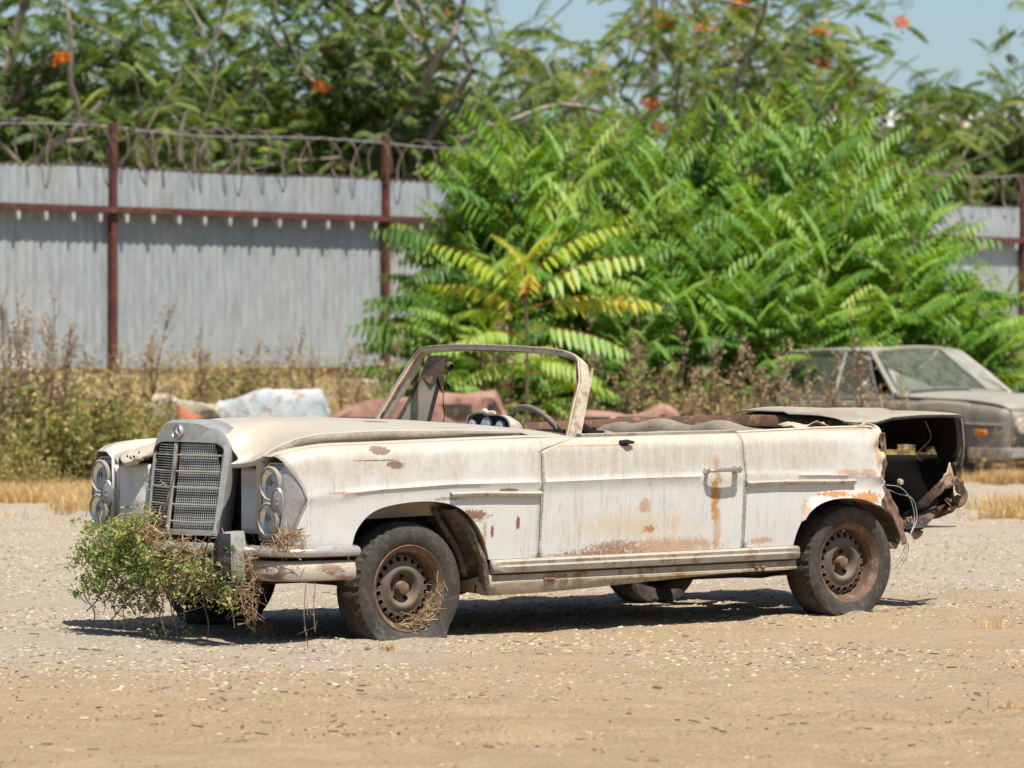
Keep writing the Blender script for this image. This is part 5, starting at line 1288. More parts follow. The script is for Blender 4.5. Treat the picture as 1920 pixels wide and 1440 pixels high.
# clutter between the front seats and door: dark scrap
m = MB(); r_ = random.Random(3)
for k in range(9):
    c = (.15 - .045 * k + r_.gauss(0, .02), .30 + r_.gauss(0, .1), .905 + r_.random() * .04)
    m.box(c, (.10 + .05 * r_.random(), .05, .012), Matrix.Rotation(r_.gauss(0, .5), 3, 'Z') @ Matrix.Rotation(r_.gauss(0, .4), 3, 'X'))
cpart(m, 'dashboard_scrap', M_black, smooth=False)
# door inner skins
for sgn in (1, -1): cpart(MB().box((0.02, sgn * .80, .66), (1.22, .02, .48)), 'door_card', M_under if sgn < 0 else M_seat, smooth=False)

# ---- convertible top well: a rusty rim from the far belt round the back to the near belt
rim_p = catmull([(0.12, -0.735, 0.940), (-0.4, -0.745, 0.954), (-0.9, -0.74, 0.968), (-1.3, -0.69, 0.981), (-1.58, -0.5, 0.990), (-1.7, -0.2, 0.994), (-1.7, 0.1, 0.992), (-1.66, 0.35, 0.982), (-1.6, 0.55, 0.967), (-1.55, .66, .962), (-1.46, .735, .950)], 7)
rr = []
for i, p in enumerate(rim_p):
    c = Vector((-.7, 0, 0)); d = Vector((p[0] + .7, p[1], 0)); 
    if p[0] > -.9: d = Vector((0, p[1], 0))
    d.normalize(); w0 = .010 * sin(i * .7)
    rr.append([(p[0] - d.x * .03, p[1] - d.y * .03, p[2] - .16), (p[0] - d.x * .012, p[1] - d.y * .012, p[2] - .05 + w0 * .3), (p[0] - d.x * .004, p[1] - d.y * .004, p[2] - .006), (p[0], p[1], p[2]), (p[0] + d.x * .03, p[1] + d.y * .03, p[2] - .002), (p[0] + d.x * .045, p[1] + d.y * .045, p[2] - .02)])
cpart(MB().grid(rr), 'soft_top_well', pm('brown_well', (.17, .09, .05), (.10, .06, .04), (.30, .15, .07), scale=5, rough=.9), solid=.003)
# rag lying over the near edge
r_ = random.Random(12); rr = []
for i in range(9):
    rr.append([(-1.02 - .035 * i, .66 + .016 * j, .957 + .012 * r_.random() + .018 * sin(i * .9) * sin(j * .6 + .4)) for j in range(8)])
cpart(MB().grid(rr), 'rag', M_sill, solid=.003)
# quarter panel tops (deck) beside the lid
rr = []
for x_ in np.linspace(-.62, -1.56, 20):
    zt = ztop(x_); rr.append([(x_, side_y(x_, zt) - .001, zt), (x_, side_y(x_, zt) - .02, zt + .006), (x_, side_y(x_, zt) - .045, zt + .004)])
cpart(MB().grid(rr), 'quarter_top', P_side, solid=.003)

# ---- trunk lid, raised and skewed, rear lip bent down
rr = []
LX = [(-1.56, 1.006), (-1.68, 1.020), (-1.78, 1.026), (-1.9, 1.022), (-2.1, 1.018), (-2.25, 1.018), (-2.39, 1.018), (-2.425, 1.013), (-2.44, .995), (-2.452, .93), (-2.458, .87), (-2.455, .80), (-2.445, .765)]
for i, (x_, z_) in enumerate(LX):
    row = []
    for s_ in np.linspace(-1, 1, 25):
        lead = -.24 * (1 - s_) / 2 * max(0, 1 - (i / 5))
        hw = .56
        y = s_ * hw + .02 ; skew = -.10 * (y - .1)
        dz = -.020 * abs(s_) ** 6 + .008 * sin(x_ * 6 + s_ * 2) * (abs(s_) ** 2) - (.032 * math.exp(-((x_ + 1.75) / .12) ** 2) if s_ > .6 else 0)
        row.append((x_ + lead + skew * .0 - .05 * s_ * s_ * (0 if x_ > -2.4 else -1), y, z_ + dz + (.012 * (y < 0))))
        if z_ < .86 and s_ < .62: row[-1] = (row[-1][0], row[-1][1], max(row[-1][2], .835 + .004 * sin(s_ * 9)))
    rr.append(row)
lid = MB().grid(rr).build('trunk_lid', pm('dusty_lid', (.30, .265, .205), (.24, .21, .16), (.17, .12, .08), scale=3, rough=.8, dust=(.34, .295, .225), dust_amt=.4), car, solid=.006)
# underside skin and ribs
MB().grid([[(p[0] + (.012 if p[2] < 1.0 else 0), p[1] * .985, p[2] - (.02 if p[2] > 1.0 else 0) ) for p in row[1:-1]] for row in rr]).build('inner_skin', M_black, lid, solid=.002)
MB().tube([(p[0] + .014, p[1], p[2] - .012) for p in [rw[-1] for rw in rr]], .007, 6).build('lid_edge', M_rubber, lid)
MB().box((-2.41, .25, .90), (.025, .06, .20)).box((-2.05, 0, .985), (.6, .05, .03)).box((-2.42, -.2, .83), (.02, .5, .04)).build('ribs', M_black, lid, False)

# ---- trunk cavity
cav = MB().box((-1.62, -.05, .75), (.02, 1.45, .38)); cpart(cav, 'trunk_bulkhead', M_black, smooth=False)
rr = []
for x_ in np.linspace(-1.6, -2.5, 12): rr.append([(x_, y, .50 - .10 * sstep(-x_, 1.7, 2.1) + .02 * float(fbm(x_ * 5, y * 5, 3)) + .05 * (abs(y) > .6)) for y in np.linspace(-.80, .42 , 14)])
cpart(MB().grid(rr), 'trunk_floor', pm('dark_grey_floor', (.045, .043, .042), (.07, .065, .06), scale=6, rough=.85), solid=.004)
# rear panel: inner face seen, torn free at its near end
rr = []
r_ = random.Random(4)
for i, y in enumerate(np.linspace(-.80, .37, 20)):
    t = (y + .8) / 1.17; top = .795 - .02 * sin(t * 3) ; bot = .42 + .10 * sstep(t, .75, 1.0)
    rr.append([(-2.54 + .012 * sin(y * 9 + z * 14) - .05 * (1 - abs(2 * t - 1)) * 0, y + .02 * sin(z * 29) * (t > .9), z) for z in np.linspace(bot, top, 10)])
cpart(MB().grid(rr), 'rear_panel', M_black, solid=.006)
def ribbon(pts, widths, seed, mat, name, amp=.018, nseg=5, wdir=(0, 1, 0)):
    """a torn, folded strip of sheet metal"""
    P = [Vector(p) for p in catmull(pts, 9)]; m = len(P); rr = []; L = sum((P[i + 1] - P[i]).length for i in range(m - 1)); l = 0
    W = np.interp(np.linspace(0, 1, m), np.linspace(0, 1, len(widths)), widths) * .62
    for i, p in enumerate(P):
        if i: l += (P[i] - P[i - 1]).length
        t = (P[min(i + 1, m - 1)] - P[max(i - 1, 0)]).normalized(); b = t.cross(Vector(wdir))
        if b.length < .1: b = t.cross(Vector((1, 0, 0)))
        b.normalize(); nrm = b.cross(t); row = []
        for j in range(5):
            q = (j - 2) / 2; e = 1 + .9 * (float(fbm(l * 22 + 7 * seed, j * 3.1, 3, seed)) - .5) * (abs(q) == 1)
            row.append(tuple(p + b * W[i] * q * e + nrm * (amp * 2.6 * (float(fbm(l * 13 + 3 * seed, q * 1.4 + seed, 2, seed + 2)) - .5) + amp * .5 * q * q)))
        rr.append(row)
    return MB().grid(rr).build(name, mat, car, smooth=True, solid=.003)
ribbon([(-2.53, .36, .74), (-2.50, .37, .66), (-2.44, .33, .60), (-2.40, .26, .52), (-2.38, .16, .46), (-2.36, .10, .40)], [.03, .055, .05, .06, .05, .03], 1, M_scrap, 'torn_rear_metal', .014)
ribbon([(-2.52, .37, .66), (-2.60, .33, .62), (-2.66, .30, .56), (-2.56, .24, .50), (-2.46, .14, .44), (-2.38, .04, .38)], [.02, .05, .05, .04, .035, .02], 2, M_rustd, 'torn_rear_metal', .018)
ribbon([(-2.50, .34, .55), (-2.58, .30, .50), (-2.52, .22, .46)], [.02, .045, .02], 6, M_rustd, 'torn_rear_metal', .02)
ribbon([(-2.38, .28, .40), (-2.30, .32, .38), (-2.20, .38, .42), (-2.16, .42, .46)], [.03, .05, .05, .03], 3, M_scrap, 'torn_floor_edge', .014)
ribbon([(-2.20, .30, .36), (-2.12, .36, .33), (-2.05, .40, .34), (-1.98, .44, .38)], [.02, .04, .05, .03], 8, M_rustd, 'torn_floor_edge', .012)
cpart(MB().poly([(-2.5, .34, .52), (-2.3, .38, .40), (-2.05, .42, .38), (-2.0, .30, .40), (-2.4, .1, .42)], (0, 0, .006)), 'bent_floor_piece', M_under, smooth=False)
# folded edge of the near quarter and the hanging inner flange
ribbon([(-1.555, .86, .92), (-1.575, .845, .86), (-1.585, .84, .80), (-1.58, .835, .74), (-1.585, .83, .69)], [.020, .028, .022, .028, .02], 4, M_rustd, 'folded_edge', .010)
ribbon([(-1.44, .80, .945), (-1.50, .80, .955), (-1.55, .815, .94), (-1.57, .83, .90)], [.02, .03, .03, .02], 5, P_plain, 'crumpled_corner', .012)
ribbon([(-1.57, .82, .70), (-1.60, .83, .62), (-1.66, .84, .52), (-1.70, .84, .44), (-1.73, .84, .355)], [.022, .042, .046, .040, .03], 7, M_rustd, 'hanging_flange', .007)
ribbon([(-1.58, .74, .66), (-1.66, .75, .55), (-1.72, .76, .46), (-1.755, .77, .37)], [.02, .025, .022, .02], 9, M_liner, 'hanging_flange', .006)
m = MB()
for k in range(2):
    o = .016 * k; m.tube(catmull([(-1.66, .78 - o, .655 - o), (-1.76, .78 - o, .64 - 2 * o), (-1.82 - o, .79, .58), (-1.84 - o, .80, .48), (-1.80, .81, .40)], 6), .0022, 5)
cpart(m, 'wires', M_wire2)
m = MB()
for k in range(3): m.tube(catmull([(-1.76, .82 + .01 * k, .36), (-1.72 - .02 * k, .83, .30), (-1.64 - .02 * k, .84, .25 - .02 * k)], 5), .0026, 4)
m.tube(catmull([(-1.70, .6, .965), (-1.8, .5, .93), (-1.95, .45, .93)], 5), .0022, 4).tube(catmull([(-2.2, .5, .97), (-2.26, .48, .88), (-2.18, .46, .80), (-2.22, .45, .76)], 5), .003, 4)
cpart(m, 'wires', M_wire)
cpart(MB().lathe([(.001, .02), (.014, .016), (.018, 0)], 12, 'y', (-1.83, .70, .665)), 'bolt_head', M_scrap)
cpart(MB().tube([(-1.70, .3, .27), (-1.2, .35, .23), (-.6, .38, .24)], [.05, .05, .03], 8).box((-.95, .2, .235), (.5, .5, .06)), 'exhaust', M_under)

# ---- green and dried vine tangled over the bumper
r = np.random.default_rng(31); r_ = random.Random(31)
vine = empty('creeper', CAR_LOC, CAR_RZ); tag(vine, 'green and dried creeper tangled over the front bumper of the white car', 'creeper')
def vy(u): return -.618 + (u - 150) * .00452
def vz(v): return .342 - (v - 1050) * .00242
CL = [(190, 1030, 24, 24, 1700, .5), (205, 992, 20, 12, 350, .5), (235, 1010, 32, 26, 2200, .42), (215, 1055, 34, 28, 2200, .40), (280, 1040, 36, 26, 2000, .45), (335, 1040, 36, 26, 1900, .50), (385, 1035, 28, 24, 1300, .48), (265, 1085, 28, 34, 1500, .5), (290, 1130, 22, 26, 800, .5),
      (310, 1065, 36, 20, 1000, .62), (400, 1070, 22, 18, 500, .62), (420, 985, 14, 10, 260, .4), (250, 975, 16, 16, 420, .6), (270, 945, 9, 14, 170, .65), (282, 890, 4, 22, 70, .7), (180, 1105, 12, 16, 160, .55), (305, 1160, 12, 16, 200, .5), (185, 1090, 16, 18, 320, .5), (250, 1165, 14, 8, 140, .5), (325, 1180, 10, 10, 110, .5), (232, 1100, 10, 26, 200, .85), (165, 1060, 12, 16, 200, .5)]
VV, TT = [], []
for (u, v, su, sv, n, t) in CL:
    v += 8
    if u > 262 and 985 < v < 1108: v += 13; sv *= .62
    if v > 1080: n = int(n * .6)
    c = np.array([[2.235 + .03 * r.random(), vy(u), vz(v), 1]]); cc = np.concatenate([c[:, :3] + r.normal(size=(max(6, n // 60), 3)) * np.array([.028, su * .0052, sv * .0031]) , .4 + 1.1 * r.random((max(6, n // 60), 1))], 1)
    V, T = leafcloud(int(n * .62), cc, np.array([.022, .022, .019]), .019, r, t + .14, .26); VV.append(V); TT.append(T)
V = np.concatenate(VV); link('leaves', np_mesh('leaves', V, np.arange(len(V)).reshape(-1, 4), M_vine, np.concatenate(TT)), vine)
# dried nest by the overrider and on the bumper ledge
VV = []
for (u, v, su, sv, n, x0) in ((474, 985, 10, 9, 130, 2.06), (462, 1004, 18, 5, 110, 2.08), (446, 1060, 4, 34, 100, 2.19), (440, 1115, 5, 24, 50, 2.19), (240, 985, 30, 12, 260, 2.2), (350, 1075, 50, 12, 260, 2.23), (320, 1020, 60, 14, 300, 2.22), (277, 915, 4, 26, 12, 2.13)):
    P = np.stack([x0 + r.normal(size=n) * .03, vy(u) + r.normal(size=n) * su * .0036, vz(v) + r.normal(size=n) * sv * .0022], -1)
    d = r.normal(size=(n, 3)) * np.array([.02, .024, .022]); e = np.cross(d, r.normal(size=(n, 3))); e = e / (np.linalg.norm(e, axis=1)[:, None] + 1e-6) * .0018; b = r.normal(size=(n, 3)) * .008
    VV.append(np.stack([P - d - e, P - d + e, P + b + e, P + b - e], 1).reshape(-1, 3)); VV.append(np.stack([P + b - e, P + b + e, P + d + e, P + d - e], 1).reshape(-1, 3))
V = np.concatenate(VV); link('dried_tangle', np_mesh('dried_tangle', V, np.arange(len(V)).reshape(-1, 4), M_seedhead, np.repeat(r.normal(.5, .3, len(V) // 4), 4)), vine)
mb = MB()
def vstem(pts, rad=.003):
    mb.tube(catmull([(x, vy(u) + r_.gauss(0, .006), vz(v)) for (x, u, v) in pts], 4), rad, 4, cap=False)
for k in range(60):
    u = r_.uniform(185, 400); v = r_.uniform(1000, 1080); L = r_.uniform(40, 130); vstem([(2.22, u, v), (2.26, u + r_.gauss(0, 12), v + L * .4), (2.27, u + r_.gauss(0, 16), min(1185, v + L * .75)), (2.26, u + r_.gauss(0, 22), min(1192, v + L))], r_.uniform(.0015, .0035))
for (a, b) in ((215, 1150), (240, 1185), (232, 1120), (295, 1170), (330, 1190), (470, 1160), (440, 1130), (432, 1140), (450, 1120), (575, 1150), (560, 1180), (345, 1150), (180, 1110)):
    vstem([(2.22, (a + 3 * 330) / 4 if a < 400 else a - 8, 1060), (2.24, a - 6, (1060 + b) / 2), (2.24, a, b)], .0026)
    for q in range(4): v = r_.uniform(1080, b); vstem([(2.24, a - 3, v), (2.25, a + r_.gauss(0, 14), v + 16)], .0014)
for k in range(4): u = r_.uniform(220, 380); vstem([(2.22, u, r_.uniform(1000, 1060)), (2.26, u + 40, r_.uniform(980, 1050)), (2.24, u + 90, r_.uniform(1010, 1070))], .003)
vstem([(2.16, 262, 990), (2.15, 272, 950), (2.13, 282, 900), (2.12, 290, 850), (2.12, 286, 828)], .005); vstem([(2.16, 270, 960), (2.15, 255, 980), (2.18, 225, 990)], .004)
mb.build('foliage', pm('vine_stem', (.25, .16, .10), (.17, .11, .07), scale=20, rough=.9), vine)  # this foliage mesh holds only the creeper's stems

# ================================================================== grey saloon on the right
M_grimy = glassmat('grimy_window', (.13, .14, .10), .5, .3, (.7, .75, .7), 1.3)
P_grey = paint('grey_dusty_paint', (.145, .138, .12), (.26, .23, .185), (), grime=.5, dustc=(.30, .275, .23), dusta=.9, rough=.5, streak=True)
SB = Matrix.Translation((4.36, 44.91, -.10)) @ Matrix.Rotation(R(-55), 4, 'Z')
sal = empty('grey_saloon', (4.36, 44.91, -.10), R(-55)); sal.scale = (1.06, 1.04, 1.05); tag(sal, 'abandoned dusty grey saloon with a broken windscreen parked among the weeds', 'car')
def sb(mb, name, mat, **k): return mb.build(name, mat, sal, **k)
def S_arch(x): 
    z = .26
    for c in (1.40, -1.35):
        if abs(x - c) < .36: z = max(z, .30 + .33 * sqrt(1 - ((x - c) / .36) ** 2))
    return z
def S_w(x): return float(np.interp(x, [-2.5, -2.2, -1.2, 1.2, 1.9, 2.2, 2.26], [.74, .82, .89, .89, .86, .80, .74]))
def S_top(x): return float(np.interp(x, [-2.5, -2.3, -1.5, .6, 1.8, 2.15, 2.26], [.80, .86, .90, .90, .87, .83, .76]))
XS = sorted(list(np.linspace(-2.5, 2.26, 70)) + [1.40 + .36 * q for q in (-.999, -.99, -.96, .96, .99, .999)] + [-1.35 + .36 * q for q in (-.999, -.99, -.96, .96, .99, .999)])
for sgn in (1, -1):
    rr = []
    for t in np.linspace(0, 1, 18):
        rr.append([(x, sgn * (S_w(x) - (.03 * (t - .55) / .45 if t > .55 else .02 * (.55 - t)) - (.05 * max(0, (t - .85) / .15) ** 2)), S_arch(x) + (S_top(x) - S_arch(x)) * t) for x in XS])
    m = MB().grid(rr); m.f = [tuple(reversed(f)) for f in m.f] if sgn > 0 else m.f; sb(m, 'side_panel', P_grey, solid=.004)
    m = MB().tube([(x, sgn * (S_w(x) - .005), .66 - .03 * sstep(x, 1.2, 2.2)) for x in np.linspace(-2.4, 2.2, 20)], .012, 5); sb(m, 'side_crease', P_grey)
    m = MB().tube([(x, sgn * (S_w(x) - .05), .905) for x in np.linspace(-1.9, .62, 16)], .014, 6); sb(m, 'belt_chrome', M_chrome)
for (a, b, nm, hh) in ((.62, 2.26, 'hood', .05), (-2.5, -1.55, 'trunk_lid', .03)):
    sb(MB().grid([[(x, q * (S_w(x) - .045), S_top(x) + hh * (1 - q * q) * (1 if a > 0 and x < 2.1 else .5)) for q in np.linspace(-1, 1, 15)] for x in np.linspace(a, b, 18)]), nm, P_grey, solid=.004)
m = MB().grid([[(2.26 - .02 * (1 - t), q * (S_w(2.26) - .02), lerp(.40, .77, t)) for q in np.linspace(-1, 1, 12)] for t in np.linspace(0, 1, 4)]); sb(m, 'nose_panel', P_grey, solid=.004)
sb(MB().box((2.27, 0, .60), (.04, .40, .28), bev=.02), 'grille', M_shell)
for sgn in (1, -1): sb(MB().lathe([(.001, .03), (.07, .025), (.085, .0), (.085, -.04)], 20, 'x', (2.27, sgn * .60, .62)), 'headlight', M_refl)
sb(MB().tube(catmull([(1.88, -.92, .36), (2.2, -.90, .36), (2.36, -.76, .36), (2.40, 0, .36), (2.36, .76, .36), (2.2, .90, .36), (1.88, .92, .36)], 5), 0, sect=[(-.045, -.03), (.045, -.03), (.055, .0), (.035, .03), (-.035, .03), (-.055, 0)], up=(0, 0, 1)), 'front_bumper', M_chrome)
M_amber = pm('amber_plastic', (.75, .26, .02), (.6, .18, .02), scale=20, rough=.3)
sb(MB().box((1.97, -.868, .555), (.17, .03, .06), bev=.008), 'side_marker', M_amber)
sb(MB().grid([[(x, q * .58, 1.335 + .065 * (1 - q * q) ** .7 * (1 - .25 * ((x + .7) / .7) ** 2) - .02 * ((x + .7) / .7) ** 4) for q in np.linspace(-1, 1, 17)] for x in np.linspace(.02, -1.42, 16)]), 'roof', P_grey, solid=.01)
for sgn in (1, -1):
    sb(MB().tube([(.60, sgn * .78, .91), (.30, sgn * .69, 1.14), (.02, sgn * .59, 1.34)], [.035, .03, .03], 6), 'windscreen_pillar', P_grey)
    sb(MB().tube([(.02, sgn * .585, 1.345), (-.7, sgn * .60, 1.36), (-1.35, sgn * .585, 1.335)], .024, 6), 'gutter', P_grey)
    sb(MB().tube([(-.33, sgn * .80, .91), (-.36, sgn * .70, 1.12), (-.38, sgn * .605, 1.34)], .022, 6), 'door_pillar', M_chrome)
    sb(MB().tube([(.34, sgn * .80, .91), (.12, sgn * .69, 1.15), (-.02, sgn * .60, 1.33)], .012, 6), 'vent_bar', M_chrome)
    sb(MB().poly([(-1.15, sgn * .81, .905), (-1.85, sgn * .80, .90), (-1.42, sgn * .585, 1.34), (-1.28, sgn * .59, 1.34)], (0, -sgn * .02, 0)), 'rear_pillar', P_grey, smooth=False)
    sb(MB().tube([(-1.15, sgn * .82, .91), (-1.22, sgn * .71, 1.15), (-1.12, sgn * .60, 1.31), (-.9, sgn * .60, 1.33), (-.4, sgn * .61, 1.335)], .012, 6), 'window_trim', M_chrome)
    for (a, b, c_, d_) in ((-.33, .33, -.03, -.38), (-1.13, -.35, -.40, -1.16)):
        sb(MB().poly([(a, sgn * .795, .91), (b, sgn * .795, .91), (c_, sgn * .60, 1.33), (d_, sgn * .60, 1.33)], (0, sgn * .004, 0)), 'side_window', M_grimy, smooth=False)
sb(MB().tube([(.60, y, .915 + .04 * (1 - (y / .78) ** 2)) for y in np.linspace(-.78, .78, 12)], .02, 6), 'windscreen_sill', P_grey)
sb(MB().tube([(.62, y, .94 + .04 * (1 - (y / .78) ** 2)) for y in np.linspace(-.60, .2, 8)], .012, 5), 'wiper', M_chrome)
sb(MB().tube([(.03, y, 1.345 + .045 * (1 - (y / .58) ** 2)) for y in np.linspace(-.58, .58, 12)], .022, 6), 'header', P_grey)
gm = glassmat('broken_glass', (.30, .29, .25), .75, .2)
sb(MB().poly([(.595, -.74, .95), (.60, 0, .985), (.595, .74, .95), (.035, .56, 1.35), (.05, 0, 1.395), (.035, -.56, 1.35)], (.004, 0, 0)), 'windscreen', glassmat('hazy_windscreen', (.22, .23, .18), .26, .15, (.75, .82, .76), 1.15), smooth=False)
sb(MB().poly([(.59, -.74, .95), (.60, -.22, .97), (.30, -.62, 1.17)], (.004, 0, 0)), 'glass_shard', gm, smooth=False)
sb(MB().poly([(.60, .45, .97), (.59, .75, .95), (.04, .56, 1.36), (.04, .30, 1.38)], (.004, 0, 0)), 'glass_shard', gm, smooth=False)
sb(MB().tube(catmull([(.02, .30, 1.37), (.15, .05, 1.24), (.22, -.1, 1.20), (.25, -.15, 1.17)], 5), .018, 5), 'hanging_seal', M_trim)
sb(MB().box((-.25, .35, .74), (.5, .5, .42), bev=.06).box((-.25, -.35, .74), (.5, .5, .42), bev=.06).box((-1.1, 0, .72), (.3, 1.3, .4), bev=.06).box((.4, 0, .84), (.3, 1.4, .12), bev=.03), 'seats', M_black)
sb(MB().tube([(.15 + .02 * cos(a), -.02 + .36 + .18 * cos(a), 1.0 + .16 * sin(a)) for a in np.linspace(0, 2 * pi, 20)], .012, 5), 'steering_wheel', M_rubber)
sb(MB().lathe([(.001, -.07), (.05, -.06), (.065, 0), (.05, .02), (.001, .022)], 14, 'x', (.30, -.91, .985)).tube([(.30, -.84, .92), (.30, -.90, .96)], .012, 5), 'door_mirror', M_chrome)
sb(MB().box((0, 0, .34), (3.9, 1.5, .14)), 'underbody', M_black, smooth=False)
for cx in (1.40, -1.35):
    for sgn in (1, -1):
        sb(MB().lathe([(.001, sgn * .02), (.12, sgn * .05), (.19, sgn * .06), (.20, sgn * .09), (.29, sgn * .085), (.31, sgn * .03), (.31, -sgn * .09), (.1, -sgn * .09)], 28, 'y', (cx, sgn * .74, .33)), 'wheel', M_tyre)
    sb(MB().grid([[(cx + .40 * cos(a), y, .30 + .37 * sin(a)) for y in (-.84, -.4, .4, .84)] for a in np.linspace(0, pi, 12)]), 'wheel_arch', M_under)

# ================================================================== scrap lying along the bank
M_blue = pm('pale_blue_flaked_paint', (.36, .45, .50), (.52, .55, .55), (.30, .22, .15), scale=4, rough=.6, dust=(.45, .42, .36), dust_amt=.3)
M_redox = pm('red_oxide_panel', (.27, .125, .09), (.34, .18, .135), (.17, .09, .06), scale=4, rough=.8, dust=(.29, .17, .125), dust_amt=.5)
M_orange = pm('orange_rust_panel', (.45, .16, .07), (.32, .12, .06), scale=5, rough=.8)
def wreck(name, u0, u1, D, topf, depth, mat, seed, zb=.2, front=None, label='', cat='scrap'):
    """a crushed body shell: front face, rounded top edge and a deck running back"""
    x0, x1 = place_u(u0, D), place_u(u1, D); root = empty(name, (x0, D, 0)); tag(root, label, cat); L = x1 - x0; rr = []
    prof = [(0, 0), (0, .3), (-.01, .6), (0, .8), (.02, .92), (.07, .985), (.16, 1.0), (.5, .99), (.85, .97), (1.0, .93), (1.02, .5), (1.0, 0)]
    for s_ in np.linspace(0, 1, 40):
        h = topf(s_); g = gz(x0 + s_ * L, D) ; row = []
        for (d, k) in prof:
            nz = (float(fbm(s_ * L * 5 + seed, d * 4 + k * 3, 3, seed)) - .5); row.append((s_ * L + .05 * nz, d * depth + .10 * nz + .06 * (2 * s_ - 1) ** 4, lerp(zb, h, k) + .05 * nz * (k > .8)))
        rr.append(row)
    m = MB().grid(rr); m.add(rr[0], [tuple(range(len(prof)))]); m.add(rr[-1], [tuple(reversed(range(len(prof))))]); m.build('shell', mat, root, solid=0)
    for (a, b, c_, d_, nm) in (front or ()):
        MB().add([(a * L, -.012, c_), (b * L, -.012, c_), (b * L - .03, -.015, d_), (a * L + .03, -.015, d_), (a * L, .04, c_), (b * L, .04, c_), (b * L, .04, d_), (a * L, .04, d_)], [(0, 1, 2, 3), (0, 4, 5, 1), (3, 2, 6, 7), (0, 3, 7, 4), (1, 5, 6, 2)]).build(nm, M_under, root, smooth=False)
    return root
def bump_(s_, c, w_): return math.exp(-((s_ - c) / w_) ** 2)
wreck('car_fender', 405, 618, 42.2, lambda s_: .80 + .13 * sstep(s_, 0, .45) - .22 * sstep(s_, .88, 1) ** 2 , .55, M_blue, 1, .25, label='pale blue flaked car wing lying on the bank behind the white car nose')
wreck('car_wing', 600, 768, 41.5, lambda s_: .62 + .24 * sin(min(1, s_ * 1.0) * pi * .62) , .45, M_redox, 2, .2, front=((.28, .8, .2, .66, 'arch_opening'),), label='red brown car wing with a dark arch left of the windscreen pillar')
wreck('car_cab', 782, 950, 41.0, lambda s_: .915 + .012 * sin(s_ * 9) - .22 * sstep(s_, .86, 1), .9, M_redox, 3, .2, front=((.10, .62, .68, .80, 'slot'), (.78, .90, .60, .80, 'opening'), (.16, .7, .50, .56, 'slot')), label='red brown crushed car body seen through the windscreen frame', cat='wreck')
wreck('car_shell', 1080, 1300, 42.0, lambda s_: .70 + .02 * sin(s_ * 11) + .07 * bump_(s_, .75, .12) - .25 * sstep(s_, .85, 1), .8, M_redox, 4, .1, front=((.05, .30, .45, .66, 'opening'), (.34, .62, .45, .66, 'opening'), (.70, .78, .5, .68, 'opening')), label='low rusty crushed car shell right of the windscreen', cat='wreck')
wreck('torn_sheet', 285, 420, 43.5, lambda s_: .86 - .12 * s_ + .05 * bump_(s_, .2, .1), .4, M_sill, 5, .3, label='small pale torn panel beside the blue wing')
wreck('scrap_heap', -10, 118, 41.2, lambda s_: .98 - .1 * abs(sin(s_ * 7)) - .35 * s_, .8, M_under, 6, .05, label='dark heap of scrap at the far left behind the weeds', cat='scrap heap')
wreck('rust_panel', 5, 62, 40.6, lambda s_: 1.02 - .05 * s_, .3, M_orange, 7, .93, label='orange rusted panel on top of the dark scrap heap')
wreck('rust_panel', 330, 372, 40.5, lambda s_: .80 - .12 * s_, .4, M_orange, 8, .3, label='orange rusted panel behind the grille of the white car')
wreck('engine_lump', 360, 410, 40.9, lambda s_: .66 + .08 * sin(s_ * 3), .4, M_under, 9, .2, label='dark brown engine lump behind the grille of the white car', cat='engine')
m = MB(); m.box((0, 0, .12), (.17, .15, .22), bev=.03).tube([(-.04, 0, .24), (0, 0, .27), (.04, 0, .24)], .012, 5).lathe([(.022, .22), (.022, .26), (.001, .26)], 10, 'z', (.05, 0, 0))
can = m.build('plastic_can', pm('white_plastic', (.72, .70, .66), (.6, .58, .54), scale=6, rough=.5)); can.location = (place_u(34, 41), 41, zat(708, 41)); tag(can, 'white plastic can standing on the scrap heap at the far left', 'can')
m = MB().tube([(0, 0, 0), (.02, 0, .9), (.0, 0, 1.75)], [.035, .03, .03], 6); st = m.build('wooden_stake', M_bark); st.location = (place_u(8, 39.5), 39.5, 0); tag(st, 'brown wooden stake standing at the far left edge', 'stake')
# twigs, clods and dry tufts lying about the yard
r_ = random.Random(77); M_clod2 = pm('dark_clod', (.16, .11, .07), (.24, .17, .11), scale=20, rough=.95)
def clod(x, y, s_, lb):
    m = MB(); rows_ = []
    for i in range(7):
        a = pi * i / 6; rows_.append([(s_ * sin(a) * cos(b) * r_.uniform(.75, 1.2), s_ * sin(a) * sin(b) * r_.uniform(.75, 1.2), s_ * .55 * cos(a) * r_.uniform(.9, 1.1)) for b in np.linspace(0, 2 * pi, 9)[:-1]])
    o = m.grid(rows_, closed=True).build('clod', M_clod2, smooth=False); o.location = (x, y, float(ground_z(np.array([x]), np.array([y]))[0]) + s_ * .25); tag(o, lb, 'clod')
for (u, v, s_, lb) in ((1232, 1295, .022, 'dark clod on the tan dirt below the rear half of the white car'), (905, 1302, .014, 'small dark clod on the dirt near the bottom centre'), (1690, 1145, .02, 'dark clod beside the shadow right of the rear wheel'), (1285, 1195, .016, 'small clod at the edge of the car shadow'), (690, 1222, .016, 'clod just in front of the flat tyre'), (1180, 1340, .012, 'tiny clod on the foreground dirt'), (620, 1255, .012, 'tiny clod on the pale gravel left of the flat tyre')):
    D = CAM_H * 7785 / (v - 655); clod(place_u(u, D), D, s_, lb)
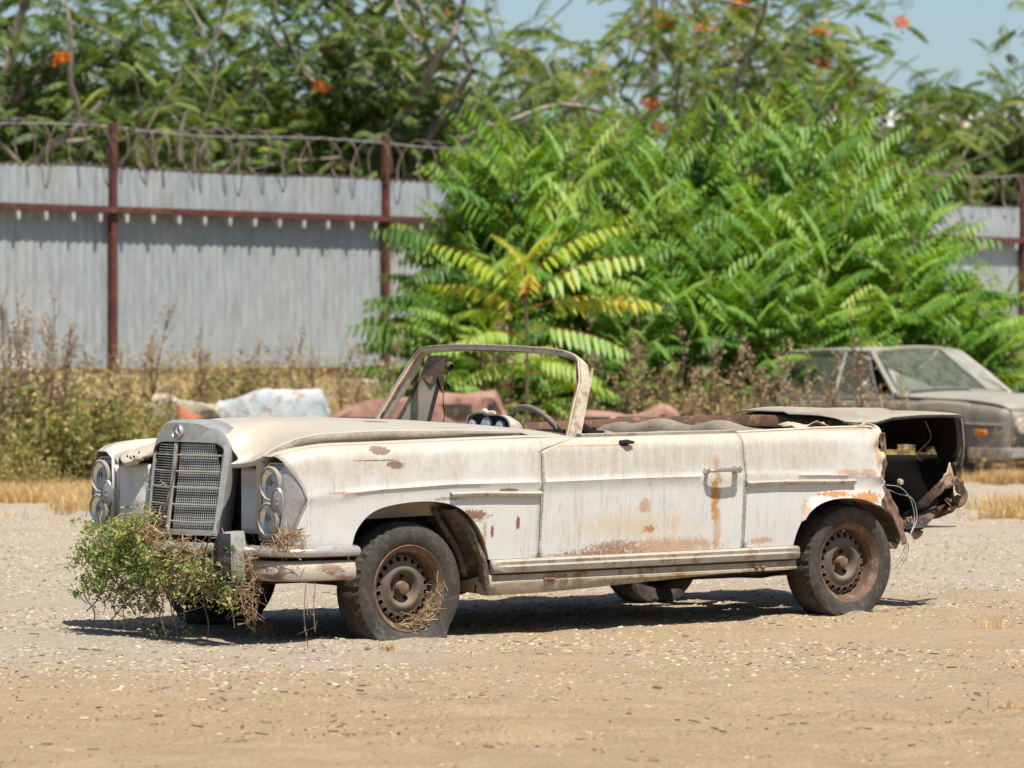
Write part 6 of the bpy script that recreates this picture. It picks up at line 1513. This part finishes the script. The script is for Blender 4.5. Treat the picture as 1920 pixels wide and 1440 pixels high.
def tuft(u, v, n, L, lb, seed, dark=.3):
    D = CAM_H * 7785 / (v - 655); r = np.random.default_rng(seed); x = place_u(u, D)
    P = np.stack([r.normal(0, .05 * L / .1, n), r.normal(0, .05, n), np.zeros(n)], -1)
    V, F, T = blades(n, P, L, .0018, r, 1.6, dark, .3); o = link('dry_tuft', np_mesh('dry_tuft', V, F, M_straw, T)); o.location = (x, D, float(ground_z(np.array([x]), np.array([D]))[0])); tag(o, lb, 'grass tuft', kind='stuff')
tuft(730, 1222, 60, .035, 'dry brown stalks lying in front of the flat front tyre', 1, .15); tuft(1865, 1180, 50, .075, 'pale dry tuft on the dirt near the right edge', 2, .8)
tuft(1900, 1330, 40, .06, 'dry tuft in the lower right corner', 3, .5); tuft(500, 1190, 120, .06, 'dry stalks in the shade under the front bumper', 4, .4); tuft(1500, 1120, 60, .05, 'dry grass tuft behind the rear wheel', 5, .5)

# ------------------------------------------------------------------ tidy the hierarchy: thing > part > sub-part
bpy.context.view_layer.update()
def chain(o):
    L = []
    while o.parent is not None: o = o.parent; L.append(o)
    return L
for o in list(bpy.data.objects):
    c = chain(o)
    if o.type == 'MESH' and len(c) > 2:
        keep_ = c[-2]; mw = o.matrix_world.copy(); o.parent = keep_; o.matrix_parent_inverse = Matrix(); o.matrix_basis = keep_.matrix_world.inverted() @ mw
for _ in range(3):
    for o in list(bpy.data.objects):
        if o.type == 'EMPTY' and not o.children: bpy.data.objects.remove(o)
# position words that single out repeats: count them from the left
ORD = ['first', 'second', 'third', 'fourth', 'fifth', 'sixth', 'seventh', 'eighth', 'ninth', 'tenth', 'eleventh', 'twelfth', 'thirteenth', 'fourteenth', 'fifteenth', 'sixteenth', 'seventeenth', 'eighteenth', 'nineteenth', 'twentieth']
def number(objs):
    by = {}
    for o in objs: by.setdefault(o['label'], []).append(o)
    for lb, L in by.items():
        if len(L) > 1:
            L.sort(key=lambda o: o.location.x / o.location.y)
            for i, o in enumerate(L): o['label'] = f"{ORD[i]} from left {lb}"
number([o for o in bpy.data.objects if o.parent is None and 'label' in o and o.get('group')])
for o in bpy.data.objects:
    if 'label' in o and len(o['label'].split()) > 16: print('LONG', o.name, o['label'])
